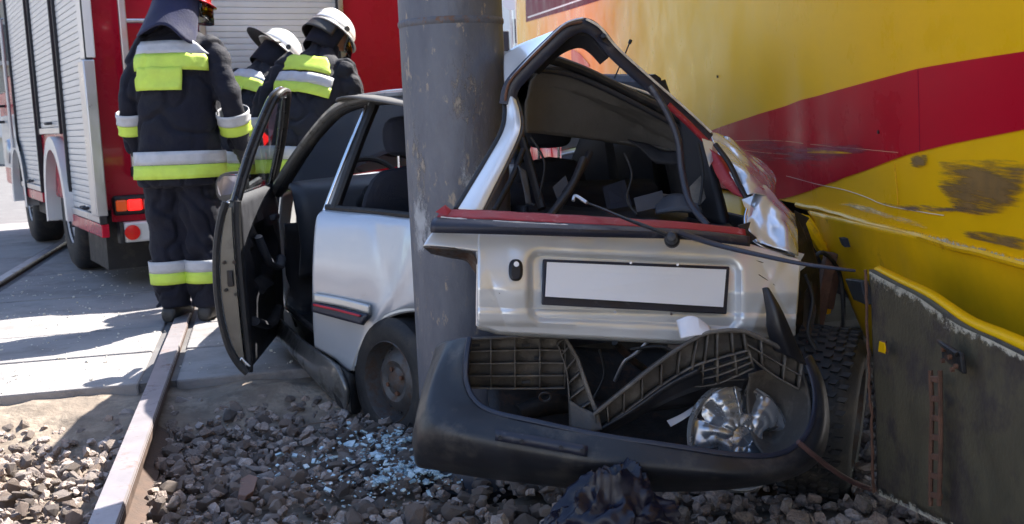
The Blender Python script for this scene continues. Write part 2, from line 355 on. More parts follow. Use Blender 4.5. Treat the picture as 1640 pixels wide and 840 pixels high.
# ballast stones
stone_meshes = []
for i in range(14):
    bm = bmesh.new(); rr = random.Random(100 + i)
    sx, sy, sz = rr.uniform(.8, 1.35), rr.uniform(.65, 1.05), rr.uniform(.42, .78)
    for k in range(19):
        a = V((rr.gauss(0, 1), rr.gauss(0, 1), rr.gauss(0, 1))).normalized() * rr.uniform(.82, 1.08)
        bm.verts.new((a.x * sx, a.y * sy, a.z * sz))
    res = bmesh.ops.convex_hull(bm, input=bm.verts)
    bmesh.ops.delete(bm, geom=[v for v in bm.verts if not v.link_faces], context='VERTS')
    me = bpy.data.meshes.new('stone'); bm.to_mesh(me); bm.free(); me.materials.append(M['stone']); stone_meshes.append(me)
spots = []
rs = random.Random(5)
for i in range(15000):
    x = rs.uniform(-3.3, 1.75); y = rs.uniform(1.7, 5.15); p = V((x, y, 0)); r, q = rl_of(p)
    if r > REND - .04 or abs(q) < .055 or abs(q + 1.51) < .055: continue
    edge = sstep(REND - .06, REND - (.36 if q < 0 else .22), r)
    if rs.random() > .10 + .9 * edge * (1 if n3(p, 1.3) > -.35 else .75): continue
    s = rs.choice((.008, .011, .014, .017, .020, .023, .027, .031, .036)) * rs.uniform(.8, 1.25)
    if edge < .6: s *= .62
    z = bedz(p) + s * .35 + rs.uniform(0, .04) * edge + .02
    if r > REND - .75: z = max(z, lerp(-.21, -.085, sstep(REND - .75, REND - .15, r)) + .05 * n3(p, 1.1) * .4 + s * .3)
    spots.append((V((x, y, z)), s, rs.randrange(14), (rs.gauss(0, .5), rs.gauss(0, .5), rs.uniform(0, 6.3))))
def shown(t):
    px, py, z = proj(t[0])
    if not (0 < px < 1640 and 0 < py < 838): return 0
    if px > 655 and py < 745 + (px - 655) * .06: return 0
    if px > 1060: return 0
    return t[1] / z
for i in range(6000):
    x = rs.uniform(-3.0, 1.3); y = rs.uniform(2.0, 5.2); p = V((x, y, 0)); r, q = rl_of(p)
    if r > REND - .02 or abs(q) < .05: continue
    z = bedz(p) + .045
    if r > REND - .75: z = max(z, lerp(-.20, -.07, sstep(REND - .75, REND - .1, r)) + .02 * n3(p, 1.1))
    spots.append((V((x, y, z)), rs.uniform(.003, .0075), rs.randrange(14), (rs.uniform(0, 6.3), rs.uniform(0, 6.3), rs.uniform(0, 6.3))))
spots.sort(key=shown, reverse=True)
from mathutils import Euler
for p, s, k, e in spots[:300]:
    o = bpy.data.objects.new('stone', stone_meshes[k]); COL.objects.link(o); o.parent = bed
    o.location = p; o.scale = (s, s, s); o.rotation_euler = e
vs, fs = [], []
for p, s, k, e in spots[300:]:
    me = stone_meshes[k]; rot = Euler(e).to_matrix() * s; o = len(vs)
    vs += [tuple(rot @ v.co + p) for v in me.vertices]; fs += [tuple(i + o for i in f.vertices) for f in me.polygons]
me = bpy.data.meshes.new('stones'); me.from_pydata(vs, [], fs); me.materials.append(M['stone'])
o = bpy.data.objects.new('ballast_stones', me); COL.objects.link(o); o.parent = bed; o['kind'] = 'stuff'

# ================================================================ STEEL MAST
MAST = P(735, 300, 3.93); MAST = V((MAST.x, MAST.y, 0))
mast = thing('steel_pole', 'thick grey steel pole with flaking paint that the car is wrapped around', 'pole', (MAST.x, MAST.y, -.3))
m = MB(); rows = [(.178, z) for z in [-.3 + .1 * i for i in range(76)]]
m.lathe(rows, MAST, (0, 0, 1), 48)
m.build('shaft', M['pole'], mast)
wz = P(720, 32, 3.77).z
MB().lathe([(.1785, wz - .012), (.1815, wz - .006), (.182, wz), (.1815, wz + .006), (.1785, wz + .012)], MAST, (0, 0, 1), 48).build('weld_seam', mat('weld_rust', (.10, .105, .125), .6, .2, .3, 14, .4, 60, 0, (.17, .09, .05), .42, 30), mast)
def mast_scuff(a0, a1, z0, z1, m):
    g = [[MAST + V((.1795 * math.cos(R(lerp(a0, a1, i / 14))), .1795 * math.sin(R(lerp(a0, a1, i / 14))), lerp(z0, z1, k / 16))) for k in range(17)] for i in range(15)]
    o = MB().grid(g).build('paint_scuff', m, mast); at = o.data.attributes.new('edge', 'FLOAT', 'POINT')
    for i_ in range(len(o.data.vertices)):
        u, v = (i_ // 17) / 14, (i_ % 17) / 16; at.data[i_].value = .25 + .8 * math.sin(math.pi * u) ** .6 * math.sin(math.pi * v) ** .6
M['scuff_silver'] = scrapemat('scuff_silver', (.34, .35, .37), .50, 9, (1, 1, .35), .05)
M['scuff_tan'] = scrapemat('scuff_tan', (.27, .235, .20), .53, 30, (1, 1, .35), .05)
mast_scuff(195, 262, .55, 1.02, M['scuff_silver']); mast_scuff(262, 325, .62, 1.12, M['scuff_silver']); mast_scuff(205, 245, .72, 1.25, M['scuff_tan']); mast_scuff(250, 320, 1.0, 1.42, M['scuff_tan'])
MB().lathe([(.0, 7.3), (.15, 7.28), (.182, 7.2), (.182, 7.15)], MAST, (0, 0, 1), 32).build('cap', M['pole'], mast)
MB().lathe([(.178, -.18), (.24, -.18), (.24, -.30)], MAST, (0, 0, 1), 32).build('base_flange', M['dark_metal'], mast)

# ================================================================ TRAM
TX0 = 1.40; TD = V((-.0638, .998, 0)).normalized(); TN = V((-TD.y, TD.x, 0)); TP0 = V((TX0, 0, 0))
TEND = 18.2; SK = .708
def taz(px, py):
    p = PV(px, py, TP0, TN); return (p - TP0).dot(TD), p.z
def tsurf(a, z, lift=0.0):
    off = -.10 * sstep(2.4, 3.5, z) ** 2 - .015 * sstep(SK + .25, SK, z)
    q = V((a, z, 0))
    off += .003 * fbm(q, .5, 2) + .0005 * n3(q, 3)
    c = math.exp(-((a - 4.3) / .9) ** 2) * sstep(1.45, .75, z)
    off -= .05 * c + .02 * c * n3(q, 4)
    c2 = math.exp(-((a - 4.6) / .55) ** 2 - ((z - 1.12) / .22) ** 2)
    off -= .012 * c2 * (1 + .4 * n3(V((a * 2, z * 5, 3)), 1))
    return TP0 + TD * a + TN * (off + lift) + V((0, 0, z))
tram = thing('tram', 'long yellow tram with red stripes and scraped, torn lower side panels', 'tram', (2.4, 5, 0))
avals = [-3 + .12 * i for i in range(int((TEND + 3) / .12))] + [TEND]
zv = [SK, SK + .015, SK + .05] + [SK + .1 * i for i in range(1, 29)] + [3.6]
MB().grid([[tsurf(a, z) for z in zv] for a in avals]).build('side_panel', M['yellow'], tram)
# body behind the skin: roof, ends, far side, floor
m = MB()
def T3(a, r, z): return TP0 + TD * a - TN * r + V((0, 0, z))
prof = [(.11, 3.58), (.3, 3.64), (.8, 3.68), (1.7, 3.68), (2.2, 3.62), (2.36, 3.5), (2.4, 2.4), (2.4, .6), (.5, .6), (.5, .745), (.10, .745)]
m.rings([[T3(a, r, z) for r, z in prof] for a in (-3, 4, 10, TEND - .02)])
m.build('body_shell', M['maroon'], tram, angle=30)
# end corner trim
MB().rings([[T3(TEND + .02 - .0 * i, -.012 + .03 * math.sin(i), SK + .0), T3(TEND + .02, .04, SK), T3(TEND + .02, .04, 3.55), T3(TEND + .02, -.012, 3.55)] for i in (0, 1)], cap=True).build('end_trim', M['truck_white'], tram)
def tdecal(name, upper, lower, m, n=60, lift=.004, nv=8, solid=0):
    """a painted area between two curves given in photo pixels"""
    U = [taz(*p) for p in upper]; Lo = [taz(*p) for p in lower]
    U.sort(); Lo.sort()
    def ev(tab, a):
        if a <= tab[0][0]: return tab[0][1] + (tab[1][1] - tab[0][1]) / (tab[1][0] - tab[0][0]) * (a - tab[0][0])
        for p, q in zip(tab, tab[1:]):
            if a <= q[0]: return lerp(p[1], q[1], (a - p[0]) / (q[0] - p[0]))
        p, q = tab[-2], tab[-1]; return q[1] + (q[1] - p[1]) / (q[0] - p[0]) * (a - q[0])
    a0 = min(U[0][0], Lo[0][0]); a1 = max(U[-1][0], Lo[-1][0]); g = []
    for i in range(n + 1):
        a = lerp(a0, a1, i / n); zu, zl = ev(U, a), ev(Lo, a)
        zl = max(zl, SK + .002); zu = max(zu, zl + .001)
        g.append([tsurf(a, lerp(zl, zu, k / nv), lift) for k in range(nv + 1)])
    return MB().grid(g).build(name, m, tram)
tdecal('red_stripe', [(900, 262), (960, 262), (1040, 246), (1100, 225), (1150, 205), (1190, 190), (1270, 162), (1370, 136), (1470, 110), (1560, 95), (1640, 83), (1660, 80)],
       [(900, 300), (1000, 318), (1120, 336), (1200, 330), (1250, 315), (1350, 280), (1440, 250), (1520, 231), (1640, 208), (1660, 204)], M['red_wrap'], 120)
tdecal('red_stripe', [(846, 150), (860, 160), (960, 205), (1000, 240)], [(846, 205), (880, 240), (960, 280), (1000, 300)], M['red_wrap'], 40)
tdecal('maroon_stripe', [(843, -60), (900, -70), (960, -80), (1020, -90)], [(843, 36), (870, 28), (905, 18), (960, 1), (1020, -22)], M['maroon'], 40)
tdecal('pale_pinstripe', [(846, 27), (900, 9), (935, -3)], [(846, 29.5), (900, 11.5), (935, -.5)], M['truck_white'], 20, .006, 1)
tdecal('red_flash', [(916, 78), (930, 86), (945, 104)], [(916, 100), (930, 105), (945, 108)], M['red_wrap'], 10, .005, 3)
# windows above
for k in range(4):
    a0 = -2.4 + k * 2.5
    MB().grid([[tsurf(a0 + 2.1 * i / 12, z, .012) for z in (2.55, 2.8, 3.1, 3.30)] for i in range(13)]).build('window', M['tint'], tram, solid=.01)
    MB().tube([tsurf(a, z, .012) for a, z in ((a0, 2.53), (a0 + 2.1, 2.53), (a0 + 2.1, 3.32), (a0, 3.32), (a0, 2.53))], .018, 6).build('window_frame', M['rubber'], tram)
# panel seams
for px in (1469, 1421):
    a, _ = taz(px, 180)
    zz = [lerp(taz(1469, 243)[1], taz(1469, 112)[1], k / 5) for k in range(6)] if px == 1469 else [.78, .85, .92]
    MB().tube([tsurf(a, z, .0035) for z in zz], .0014, 6).build('panel_seam', M['maroon'] if px == 1469 else M['yellow_scuffed'], tram)
# bare lower edge rail of the skirt, chipped white
al = [taz(px, 330)[0] for px in (1255, 1300, 1350, 1400, 1450, 1500, 1560, 1620, 1680)]
MB().tube([tsurf(a, SK - .004 + .006 * n3(V((a * 5, 0, 0))), .004) for a in spline(al, 6)], .012, 8).build('skirt_edge', M['yellow_scuffed'], tram)
# scrapes
def scrape(upper, lower, m, n=50, lift=.0065, name='scrape'):
    o = tdecal(name, upper, lower, m, n, lift, 10); me = o.data
    at = me.attributes.new('edge', 'FLOAT', 'POINT'); nn = 11
    for i in range(len(me.vertices)):
        r, c = divmod(i, nn); u = r / n; v = c / (nn - 1)
        at.data[i].value = (.30 + .75 * math.sin(math.pi * u) ** .5 * math.sin(math.pi * v) ** .5) * (1 + .30 * n3(V((u * 5 + upper[0][0], v * 3, 0))))
    return o
M['scr_white'] = scrapemat('flaked_filler', (.48, .42, .31), .43, 22, (1, 1, 1.6), .06)
def strip(name, T, B, m, parent, rows=6):
    o = MB().grid([[t.lerp(b, k / rows) for t, b in zip(T, B)] for k in range(rows + 1)]).build(name, m, parent)
    at = o.data.attributes.new('edge', 'FLOAT', 'POINT'); n = len(T)
    for i_ in range(len(o.data.vertices)):
        k = i_ // n; c_ = i_ % n; at.data[i_].value = lerp(1.0, .45, k / rows) * min(1, .4 + 8 * min(c_, n - 1 - c_) / n)
    return o
av = [lerp(taz(1680, 380)[0], taz(1425, 380)[0], k / 90) for k in range(91)]
strip('flaked_edge', [tsurf(a, SK + .001, .012) for a in av], [tsurf(a, SK + .022, .009) for a in av], M['scr_white'], tram)
M['scr_brown'] = scrapemat('scrape_brown', (.20, .105, .022), .405, 8, (1, .5, 11), .09)
M['scr_grey'] = scrapemat('scrape_grey', (.16, .085, .06), .50, 9, (1, .5, 14), .08)
M['scr_red'] = scrapemat('scrape_red', (.28, .05, .08), .55, 7, (1, .4, 12), .12)
M['scr_pale'] = scrapemat('scrape_pale', (.74, .60, .34), .52, 7, (1, .6, 8), .14)
scrape([(1485, 252), (1560, 245), (1660, 248)], [(1485, 300), (1520, 345), (1560, 352), (1660, 352)], M['scr_brown'])
scrape([(1448, 250), (1465, 246), (1485, 246)], [(1448, 268), (1465, 272), (1485, 268)], M['scr_brown'])
scrape([(1515, 365), (1580, 372), (1660, 385)], [(1515, 378), (1580, 392), (1660, 412)], M['scr_brown'])
scrape([(1380, 316), (1440, 326), (1520, 328), (1660, 345)], [(1380, 334), (1440, 344), (1520, 342), (1660, 358)], M['scr_grey'])
scrape([(1160, 215), (1300, 212), (1440, 214)], [(1160, 270), (1300, 276), (1440, 252)], M['scr_red'])
scrape([(1300, 318), (1340, 322), (1450, 352), (1500, 366)], [(1300, 330), (1340, 338), (1450, 366), (1500, 380)], M['scr_pale'])
tdecal('yellow_gash', [(1280, 238), (1310, 241), (1350, 246)], [(1280, 246), (1310, 247), (1350, 247)], M['yellow'], 12, .006, 2)
def tline(pts, m, r=.0009, name='scratch'):
    MB().tube([tsurf(*taz(*p), .0035) for p in [tuple(q) for q in spline([V((a, b, 0)).to_2d() for a, b in pts], 5)]], r, 5).build(name, m, tram)
M['scratch'] = mat('scratch', (.80, .62, .32), .5); M['scratch_w'] = mat('scratch_white', (.72, .66, .55), .5)
tline([(1175, 226), (1230, 226), (1300, 234), (1370, 240), (1430, 245)], M['scratch'])
tline([(1180, 240), (1220, 246), (1290, 252)], M['scratch'], .0007)
tline([(1240, 283), (1290, 297), (1340, 308), (1385, 325)], M['scratch_w'], .0012)
tline([(1385, 325), (1420, 334), (1500, 346)], M['scratch_w'], .0012)
for px, py in ((1062, 130), (1150, 123), (1400, 212)):
    MB().disc(tsurf(*taz(px, py), .002), TN, .006, .006, 10).build('rivet', M['dark_metal'], tram)
# lower skirt, torn off at its front
def tin(px, py, r=.05): return PV(px, py, TP0 - TN * r, TN)
rows = [[tin(1296, 338, .02), tin(1400, 362, .02), tin(1500, 384, .02), tin(1660, 421, .02)],
        [tin(1326, 410, .03), tin(1410, 425, .03), tin(1500, 448, .03), tin(1660, 490, .03)],
        [tin(1364, 495, .06), tin(1430, 500, .06), tin(1500, 530, .06), tin(1660, 575, .06)],
        [tin(1400, 568, .10), tin(1440, 575, .10), tin(1510, 610, .10), tin(1660, 680, .10)]]
patch(rows, 10, 6, lambda p, u, v: p + TN * (.010 * n3(p, 6) - .012 * math.sin(u * 3.1))).build('lower_skirt', M['yellow_scuffed'], tram, solid=.012)
MB().prism([tin(1352, 380, .015), tin(1358, 382, .015), tin(1362, 396, .015), tin(1357, 392, .015)], TN * .02).build('skirt_hole', M['interior'], tram)
MB().prism([tin(1366, 446, .015), tin(1392, 450, .015), tin(1400, 488, .015), tin(1380, 480, .015)], TN * .03).build('vent_recess', M['rubber'], tram, bevel=.004)
for k in range(9):
    a0 = 5.2 + k * 1.44
    MB().grid([[tsurf(lerp(a0, a0 + 1.43, i / 8), SK, -.02 - .03 * t) + V((0, 0, -.012 - .43 * t)) for i in range(9)] for t in (0, .5, 1)]).build('skirt_panel', M['yellow'] if k < 2 else M['red_wrap'], tram, solid=.012)
# underframe, seen through the torn opening
m = MB()
m.rings([[T3(a, .45, .66), T3(a, 2.2, .66), T3(a, 2.2, .30), T3(a, .45, .22)] for a in (-3, TEND - 1)])
m.build('underframe', M['truck_dark'], tram)
for px, py, d in ((1336, 430, 4.1), (1318, 470, 4.0)):
    p = P(px, py, d); MB().box(p, (.04, .05, .30), Matrix.Rotation(.2, 3, 'Y')).build('bracket', M['rust'], tram, bevel=.004)
MB().tube(spline(PP([(1283, 350, 4.2), (1300, 372, 4.1), (1318, 402, 4.1), (1330, 440, 4.15), (1322, 500, 4.2)]), 5), .02, 8).build('bent_yellow_rib', M['yellow_scuffed'], tram)
MB().tube(spline(PP([(1300, 420, 3.9), (1318, 405, 3.9), (1345, 440, 4.0), (1350, 520, 4.0), (1335, 560, 4.1)]), 5), .008, 6).build('cable', M['rubber'], tram)
MB().prism([tin(1268, 342, .0), tin(1290, 346, .0), tin(1322, 392, .02), tin(1310, 405, .02), tin(1285, 372, .02)], -TN * .015).build('torn_tab', M['yellow_scuffed'], tram)
for a in (7.5, 9.3):
    MB().lathe([(.0, 0), (.30, 0), (.34, .02), (.34, .10), (.37, .11), (.37, .14), (0, .14)], T3(a, .55, .36), TN * -1, 32).build('wheel', M['dark_metal'], tram)
# hanging flap panel
FL = thing('access_panel', 'dark olive torn access panel hanging below the tram skirt on the right', 'panel', tuple(P(1405, 790, 3.15)))
def fl(px, py):
    t = (px - 1393) / (1640 - 1393); return P(px, py, 1 / lerp(1 / 3.15, 1 / 2.28, t))
rows = []
top = [(1393, 432), (1430, 452), (1480, 478), (1540, 520), (1600, 548), (1700, 598)]
bot = [(1406, 789), (1440, 803), (1490, 826), (1540, 852), (1600, 880), (1700, 920)]
for j in range(9):
    t = j / 8; rows.append([fl(lerp(a[0], b[0], t) + (3 * n3(V((j * 1.3, 0, 5))) if a[0] < 1400 else 0), lerp(a[1], b[1], t)) for a, b in zip(top, bot)])
patch(rows, 8, 3, lambda p, u, v: p + V((-1, -.1, 0)) * (.006 * n3(p, 7))).build('panel_skin', M['olive'], FL, solid=.022, off=1)
# yellow folded top rim and the chipped edge under it
rim0 = [fl(px, py) + V((.012, 0, 0)) for px, py in top]; rim1 = [fl(px, py - k) + V((.035, .02, 0)) for (px, py), k in zip(top, (2, 4, 6, 8, 11, 18))]
patch([rim0, rim1], 8, 2).build('folded_rim', M['yellow'], FL, solid=.008)
tp = spline([fl(px, py) for px, py in top], 24); tb_ = spline([fl(px, py + 26 - 8 * (px > 1560)) for px, py in top], 24)
strip('flaked_rim', [p + V((-.016, -.003, .004)) for p in tp], [p + V((-.0165, -.003, 0)) for p in tb_], M['scr_white'], FL)
ep = spline([r[0] for r in rows], 5)
MB().tube([p + V((-.012, 0, 0)) + V((.004 * n3(p, 40), 0, 0)) for p in ep], [.004 + .003 * abs(n3(p, 50)) for p in ep], 6).build('frayed_edge', M['rust'], FL)
bp_ = spline(rows[-1], 8); bq_ = spline(rows[-2], 8)
strip('frayed_edge', [p + V((-.016, -.003, 0)) for p in bp_], [p.lerp(q_, .45) + V((-.0165, -.003, 0)) for p, q_ in zip(bp_, bq_)], M['scr_white'], FL)
q = lambda px, py, o=.03: fl(px, py) + V((-o, -.004, 0))
MB().prism([q(1427, 545), q(1436, 548), q(1437, 566), q(1425, 562)], (-.004, 0, 0)).build('keyhole', M['yellow'], FL, bevel=.002)
MB().tube([q(1428, 546), q(1436, 547), q(1438, 564), q(1427, 564), q(1428, 546)], .0035, 6).build('keyhole_rim', M['rust'], FL)
MB().prism([q(1533, 547), q(1566, 565), q(1570, 598), q(1536, 573)], (-.012, 0, 0)).build('latch_plate', M['dark_metal'], FL, bevel=.003)
for px, py in ((1541, 558), (1552, 570), (1562, 585), (1540, 576), (1556, 590)):
    MB().disc(q(px, py, .042), (-1, 0, 0), .006, .008, 8).build('bolt', M['rust'], FL)
MB().tube([q(1536, 545, .05), q(1550, 553, .055), q(1567, 566, .05)], .006, 6).build('latch_bar', M['dark_metal'], FL)
for o in (0, 1):
    MB().tube([q(1512 + 16 * o, 592, .035), q(1515 + 14 * o, 650, .035), q(1513 + 16 * o, 720, .035), q(1512 + 14 * o, 808, .035)], .006, 6).build('slot_rail', M['rust'], FL)
for k in range(7):
    py = 600 + k * 31
    MB().prism([q(1511, py, .03), q(1530, py + 3, .03), q(1529, py + 13, .03), q(1512, py + 10, .03)], (-.008, 0, 0)).build('slot_link', M['rust'], FL, bevel=.002)
# hose between bumper and flap
tag(MB().tube(spline(PP([(1278, 708, 2.9), (1310, 735, 2.92), (1352, 765, 3.0), (1390, 782, 3.1), (1406, 783, 3.12), (1409, 770, 3.13)]), 6), .0075, 8).build('brake_hose', M['hose']), 'thin reddish-brown hose stretched from the bumper to the hanging olive panel', 'hose')
# ================================================================ FIRE ENGINE
T0 = V((-2.85, 7.74, 0)); TRZ = R(29)
TXA = V((math.cos(TRZ), math.sin(TRZ), 0)); TYA = V((-math.sin(TRZ), math.cos(TRZ), 0))
def trr(px, py):                        # rear face: across, up
    p = PV(px, py, T0, TYA); return (p - T0).dot(TXA), p.z
def trs(px, py):                        # near side: along, up
    p = PV(px, py, T0, TXA); return (p - T0).dot(TYA), p.z
truck = thing('fire_engine', 'red and white fire engine with roller shutters parked behind the firefighters', 'fire truck', tuple(T0), TRZ, None, True)
W = 2.5; ZB = trs(178, 352)[1]; YB = 4.35
# body carcass
MB().bx(.03, W - .03, .03, YB, ZB + .02, 3.12).build('body', M['truck_red'], truck, bevel=.03)
MB().bx(.0, W, .0, YB + .02, 3.08, 3.22).build('roof_edge', M['truck_white'], truck, bevel=.02)
slat_cache = {}
def slats(axis, u0, u1, z0, z1, parent, pitch=.0445):
    """one slat per object; axis 'y' on the near side, 'x' at the rear"""
    ln = abs(u1 - u0); key = (axis, round(ln, 3))
    if key not in slat_cache:
        m = MB()
        if axis == 'x': m.rings([[V((x, y, z)) for y, z in ((.0, 0), (-.004, .002), (-.006, .02), (-.004, .0405), (0, .0425))] for x in (0, ln)], cap=True)
        else: m.rings([[V((x, y, z)) for x, z in ((.0, 0), (-.004, .002), (-.006, .02), (-.004, .0405), (0, .0425))] for y in (0, ln)], cap=True)
        me = m.mesh('slat', True, 50); me.materials.append(M['shutter']); slat_cache[key] = me
    z = z0
    while z < z1 - pitch * .5:
        o = bpy.data.objects.new('slat', slat_cache[key]); COL.objects.link(o); o.parent = parent
        o.location = (min(u0, u1), .012, z) if axis == 'x' else (.012, min(u0, u1), z)
        z += pitch
# near-side shutters
cols = []
for (pa, pb, pbot) in ((27, 58, 296), (64, 97, 210), (104, 149, 340)):
    ya, _ = trs(pa, 200); yb, _ = trs(pb, 200); _, z0 = trs((pa + pb) / 2, pbot)
    cols.append((yb, ya, z0))
for y0, y1, z0 in cols:
    sh = MB().bx(.022, .03, y0 - .02, y1 + .02, z0 - .02, 2.75).build('roller_shutter', M['truck_dark'], truck)
    slats('y', y0, y1, z0 + .03, 2.7, sh)
    MB().bx(-.012, .03, y0, y1, z0 - .025, z0 + .025).build('bottom_bar', M['alu'], sh, bevel=.004)
    yc = lerp(y0, y1, .4)
    MB().tube([(-.012, yc - .09, z0 + .06), (-.04, yc - .07, z0 + .06), (-.04, yc + .07, z0 + .06), (-.012, yc + .09, z0 + .06)], .012, 8).build('handle', M['truck_dark'], sh)
    for yy in (y0 - .02, y1 + .02):
        MB().bx(-.016, .03, yy - .018, yy + .018, z0 - .03, 2.78).build('guide_rail', M['truck_dark'], sh, bevel=.004)
# white lower frame and corner post
yA = cols[2][0]; _, zpost = trs(150, 92)
MB().bx(-.035, .04, -.03, yA - .04, ZB, zpost).build('corner_guard', M['alu'], truck, bevel=.008)
MB().bx(-.012, .05, -.02, yA - .04, zpost + .01, 3.08).build('corner_post', M['truck_white'], truck, bevel=.008)
MB().bx(-.01, .04, yA - .03, cols[2][1] + .04, cols[2][2] - .12, cols[2][2] - .03).build('side_sill', M['truck_red'], truck, bevel=.006)
MB().bx(-.01, .04, cols[0][0] - .04, YB, cols[0][2] - .12, cols[0][2] - .03).build('side_sill', M['truck_red'], truck, bevel=.006)
# rear wheels and arch
yw = trs(101, 350)[0]; zw = .46; rw = .47
def wheel(y, x0, dual):
    wt = MB().lathe([(.24, .04), (.26, 0), (.42, .0), (.46, .03), (rw, .06), (rw, .24), (.46, .27), (.42, .30), (.26, .30), (.24, .26)], (x0, y, zw + .012), (1, 0, 0), 40).build('wheel', M['tyre'], truck)
    MB().lathe([(.262, .02), (.25, .01), (.245, .05), (.20, .10), (.12, .07), (.115, .03), (.0, .03)] if not dual else [(.262, .02), (.25, .01), (.24, .10), (.20, .16), (.12, .14), (.11, .03), (.0, .03)], (x0, y, zw + .012), (1, 0, 0), 32).build('rim', M['truck_white'], wt)
    for k in range(8):
        a = k * math.pi / 4
        MB().disc((x0 + .06, y + .16 * math.cos(a), zw + .012 + .16 * math.sin(a)), (-1, 0, 0), .016, .03, 8).build('wheel_nut', M['dark_metal'], wt)
wheel(yw, .05, True); wheel(yw, 2.15, True)
yf = trs(38, 335)[0]
wheel(yf, .06, False); wheel(yf, 2.14, False)
m = MB(); arc = [R(a) for a in range(-8, 189, 9)]
m.rings([[V((-.05, yw + r * math.cos(a), zw + r * math.sin(a))) for a in arc] for r in (.535, .64)], closed=False, cap=False)
m.rings([[V((x, yw + .535 * math.cos(a), zw + .535 * math.sin(a))) for a in arc] for x in (-.05, .3)], closed=False, cap=False)
m.rings([[V((x, yw + .64 * math.cos(a), zw + .64 * math.sin(a))) for a in arc] for x in (-.05, .05)], closed=False, cap=False)
m.build('wheel_arch', M['truck_white'], truck)
MB().bx(.028, .12, cols[1][0] - .03, cols[1][1] + .03, 1.06, cols[1][2] - .03).build('arch_panel', M['truck_red'], truck)
MB().bx(.34, W - .34, .1, YB + 1.5, .38, ZB + .03).build('chassis', M['truck_dark'], truck)
MB().bx(.10, W - .1, .30, 1.1, .13, ZB + .03).build('mud_flap', M['rubber'], truck)  # flaps enlarged into a dark block that stands in for the shaded underbody
MB().bx(.10, W - .1, yw + .75, YB, .35, ZB).build('side_locker', M['truck_dark'], truck)
MB().bx(.12, .34, 1.9, 3.6, .42, ZB + .02).build('fuel_tank', M['truck_white'], truck, bevel=.04)
# rear face
xs0, _ = trr(338, 150); xs1, _ = trr(541, 60); zs0 = .98
sh = MB().bx(xs0 - .02, xs1 + .02, .018, .03, zs0 - .02, 2.62).build('rear_shutter', M['truck_dark'], truck)
slats('x', xs0, xs1, zs0 + .03, 2.6, sh, .0435)
for xx in (xs0 - .03, xs1 + .03):
    MB().bx(xx - .022, xx + .022, -.02, .03, zs0 - .03, 2.66).build('guide_rail', M['alu'], sh, bevel=.005)
MB().bx(xs1 - .004, xs1 + .008, -.024, .0, zs0 - .03, 2.66).build('guide_rail', M['truck_dark'], sh)
# ladder
xa, _ = trr(200, 130); lad = []
for dx in (0, .44):
    pts = [(xa + dx, -.10, trr(208, 268)[1]), (xa + dx, -.10, 3.15)]
    MB().box((xa + dx, -.10, (pts[0][2] + 3.15) / 2), (.05, .032, 3.15 - pts[0][2])).build('ladder_rail', M['alu'], truck, bevel=.008)
    MB().box((xa + dx, -.10, pts[0][2] - .03), (.062, .045, .07)).build('ladder_foot', M['rubber'], truck, bevel=.008)
for py in (258, 182, 108, 36, -36, -108, -180):
    z = trr(225, py)[1]
    MB().tube([(xa, -.10, z), (xa + .44, -.10, z)], .016, 8).build('ladder_rung', M['alu'], truck)
for z in (1.25, 2.6):
    MB().bx(xa - .015, xa + .015, -.1, .03, z, z + .03).build('ladder_bracket', M['alu'], truck)
# tail lamps
def lamp(x0, x1, z0, z1, flip):
    h = MB().bx(x0, x1, -.05, .03, z0, z1).build('tail_lamp', M['rubber'], truck, bevel=.02)
    n = [('tail_orange', .05, .27), ('tail_red', .285, .58), ('tail_dark', .595, .82), ('alu', .85, .97)]
    for nm, a, b in n:
        if flip: a, b = 1 - b, 1 - a
        MB().bx(lerp(x0, x1, a), lerp(x0, x1, b), -.066, -.02, z0 + .03, z1 - .03).build('lens', M[nm], h, bevel=.01)
(x0, z0), (x1, z1) = trr(181, 346), trr(256, 309)
lamp(x0, x1, z0, z1, False); lamp(W - x1, W - x0, z0, z1, True)
(x0, z0), (_, z1) = trr(188, 388), trr(188, 356)
bmp = MB().bx(x0 + .03, W - .05, -.13, -.03, z0, z1).build('rear_bumper', M['truck_white'], truck, bevel=.015)
for xx in (x0, W - .05):
    MB().bx(xx, xx + .028, -.135, -.02, z0 - .005, z1 + .005).build('end_cap', M['rubber'], bmp, bevel=.006)
for xr in (trr(206, 370)[0], W - trr(206, 370)[0]):
    MB().disc((xr, -.13, (z0 + z1) / 2), (0, -1, 0), .052, .014, 24).build('round_reflector', M['reflector'], bmp)
MB().bx(W * .5 - .26, W * .5 + .26, -.14, -.128, z0 + .02, z1 - .02).build('number_plate_holder', M['truck_white'], bmp)
for xx in (.6, .9, 1.6):
    MB().disc((xx, -.13, z1 - .04), (0, -1, 0), .012, .008, 8).build('bolt', M['dark_metal'], bmp)
MB().bx(.1, W - .1, -.02, .0, ZB - .06, ZB + .03).build('rear_sill', M['truck_red'], truck)
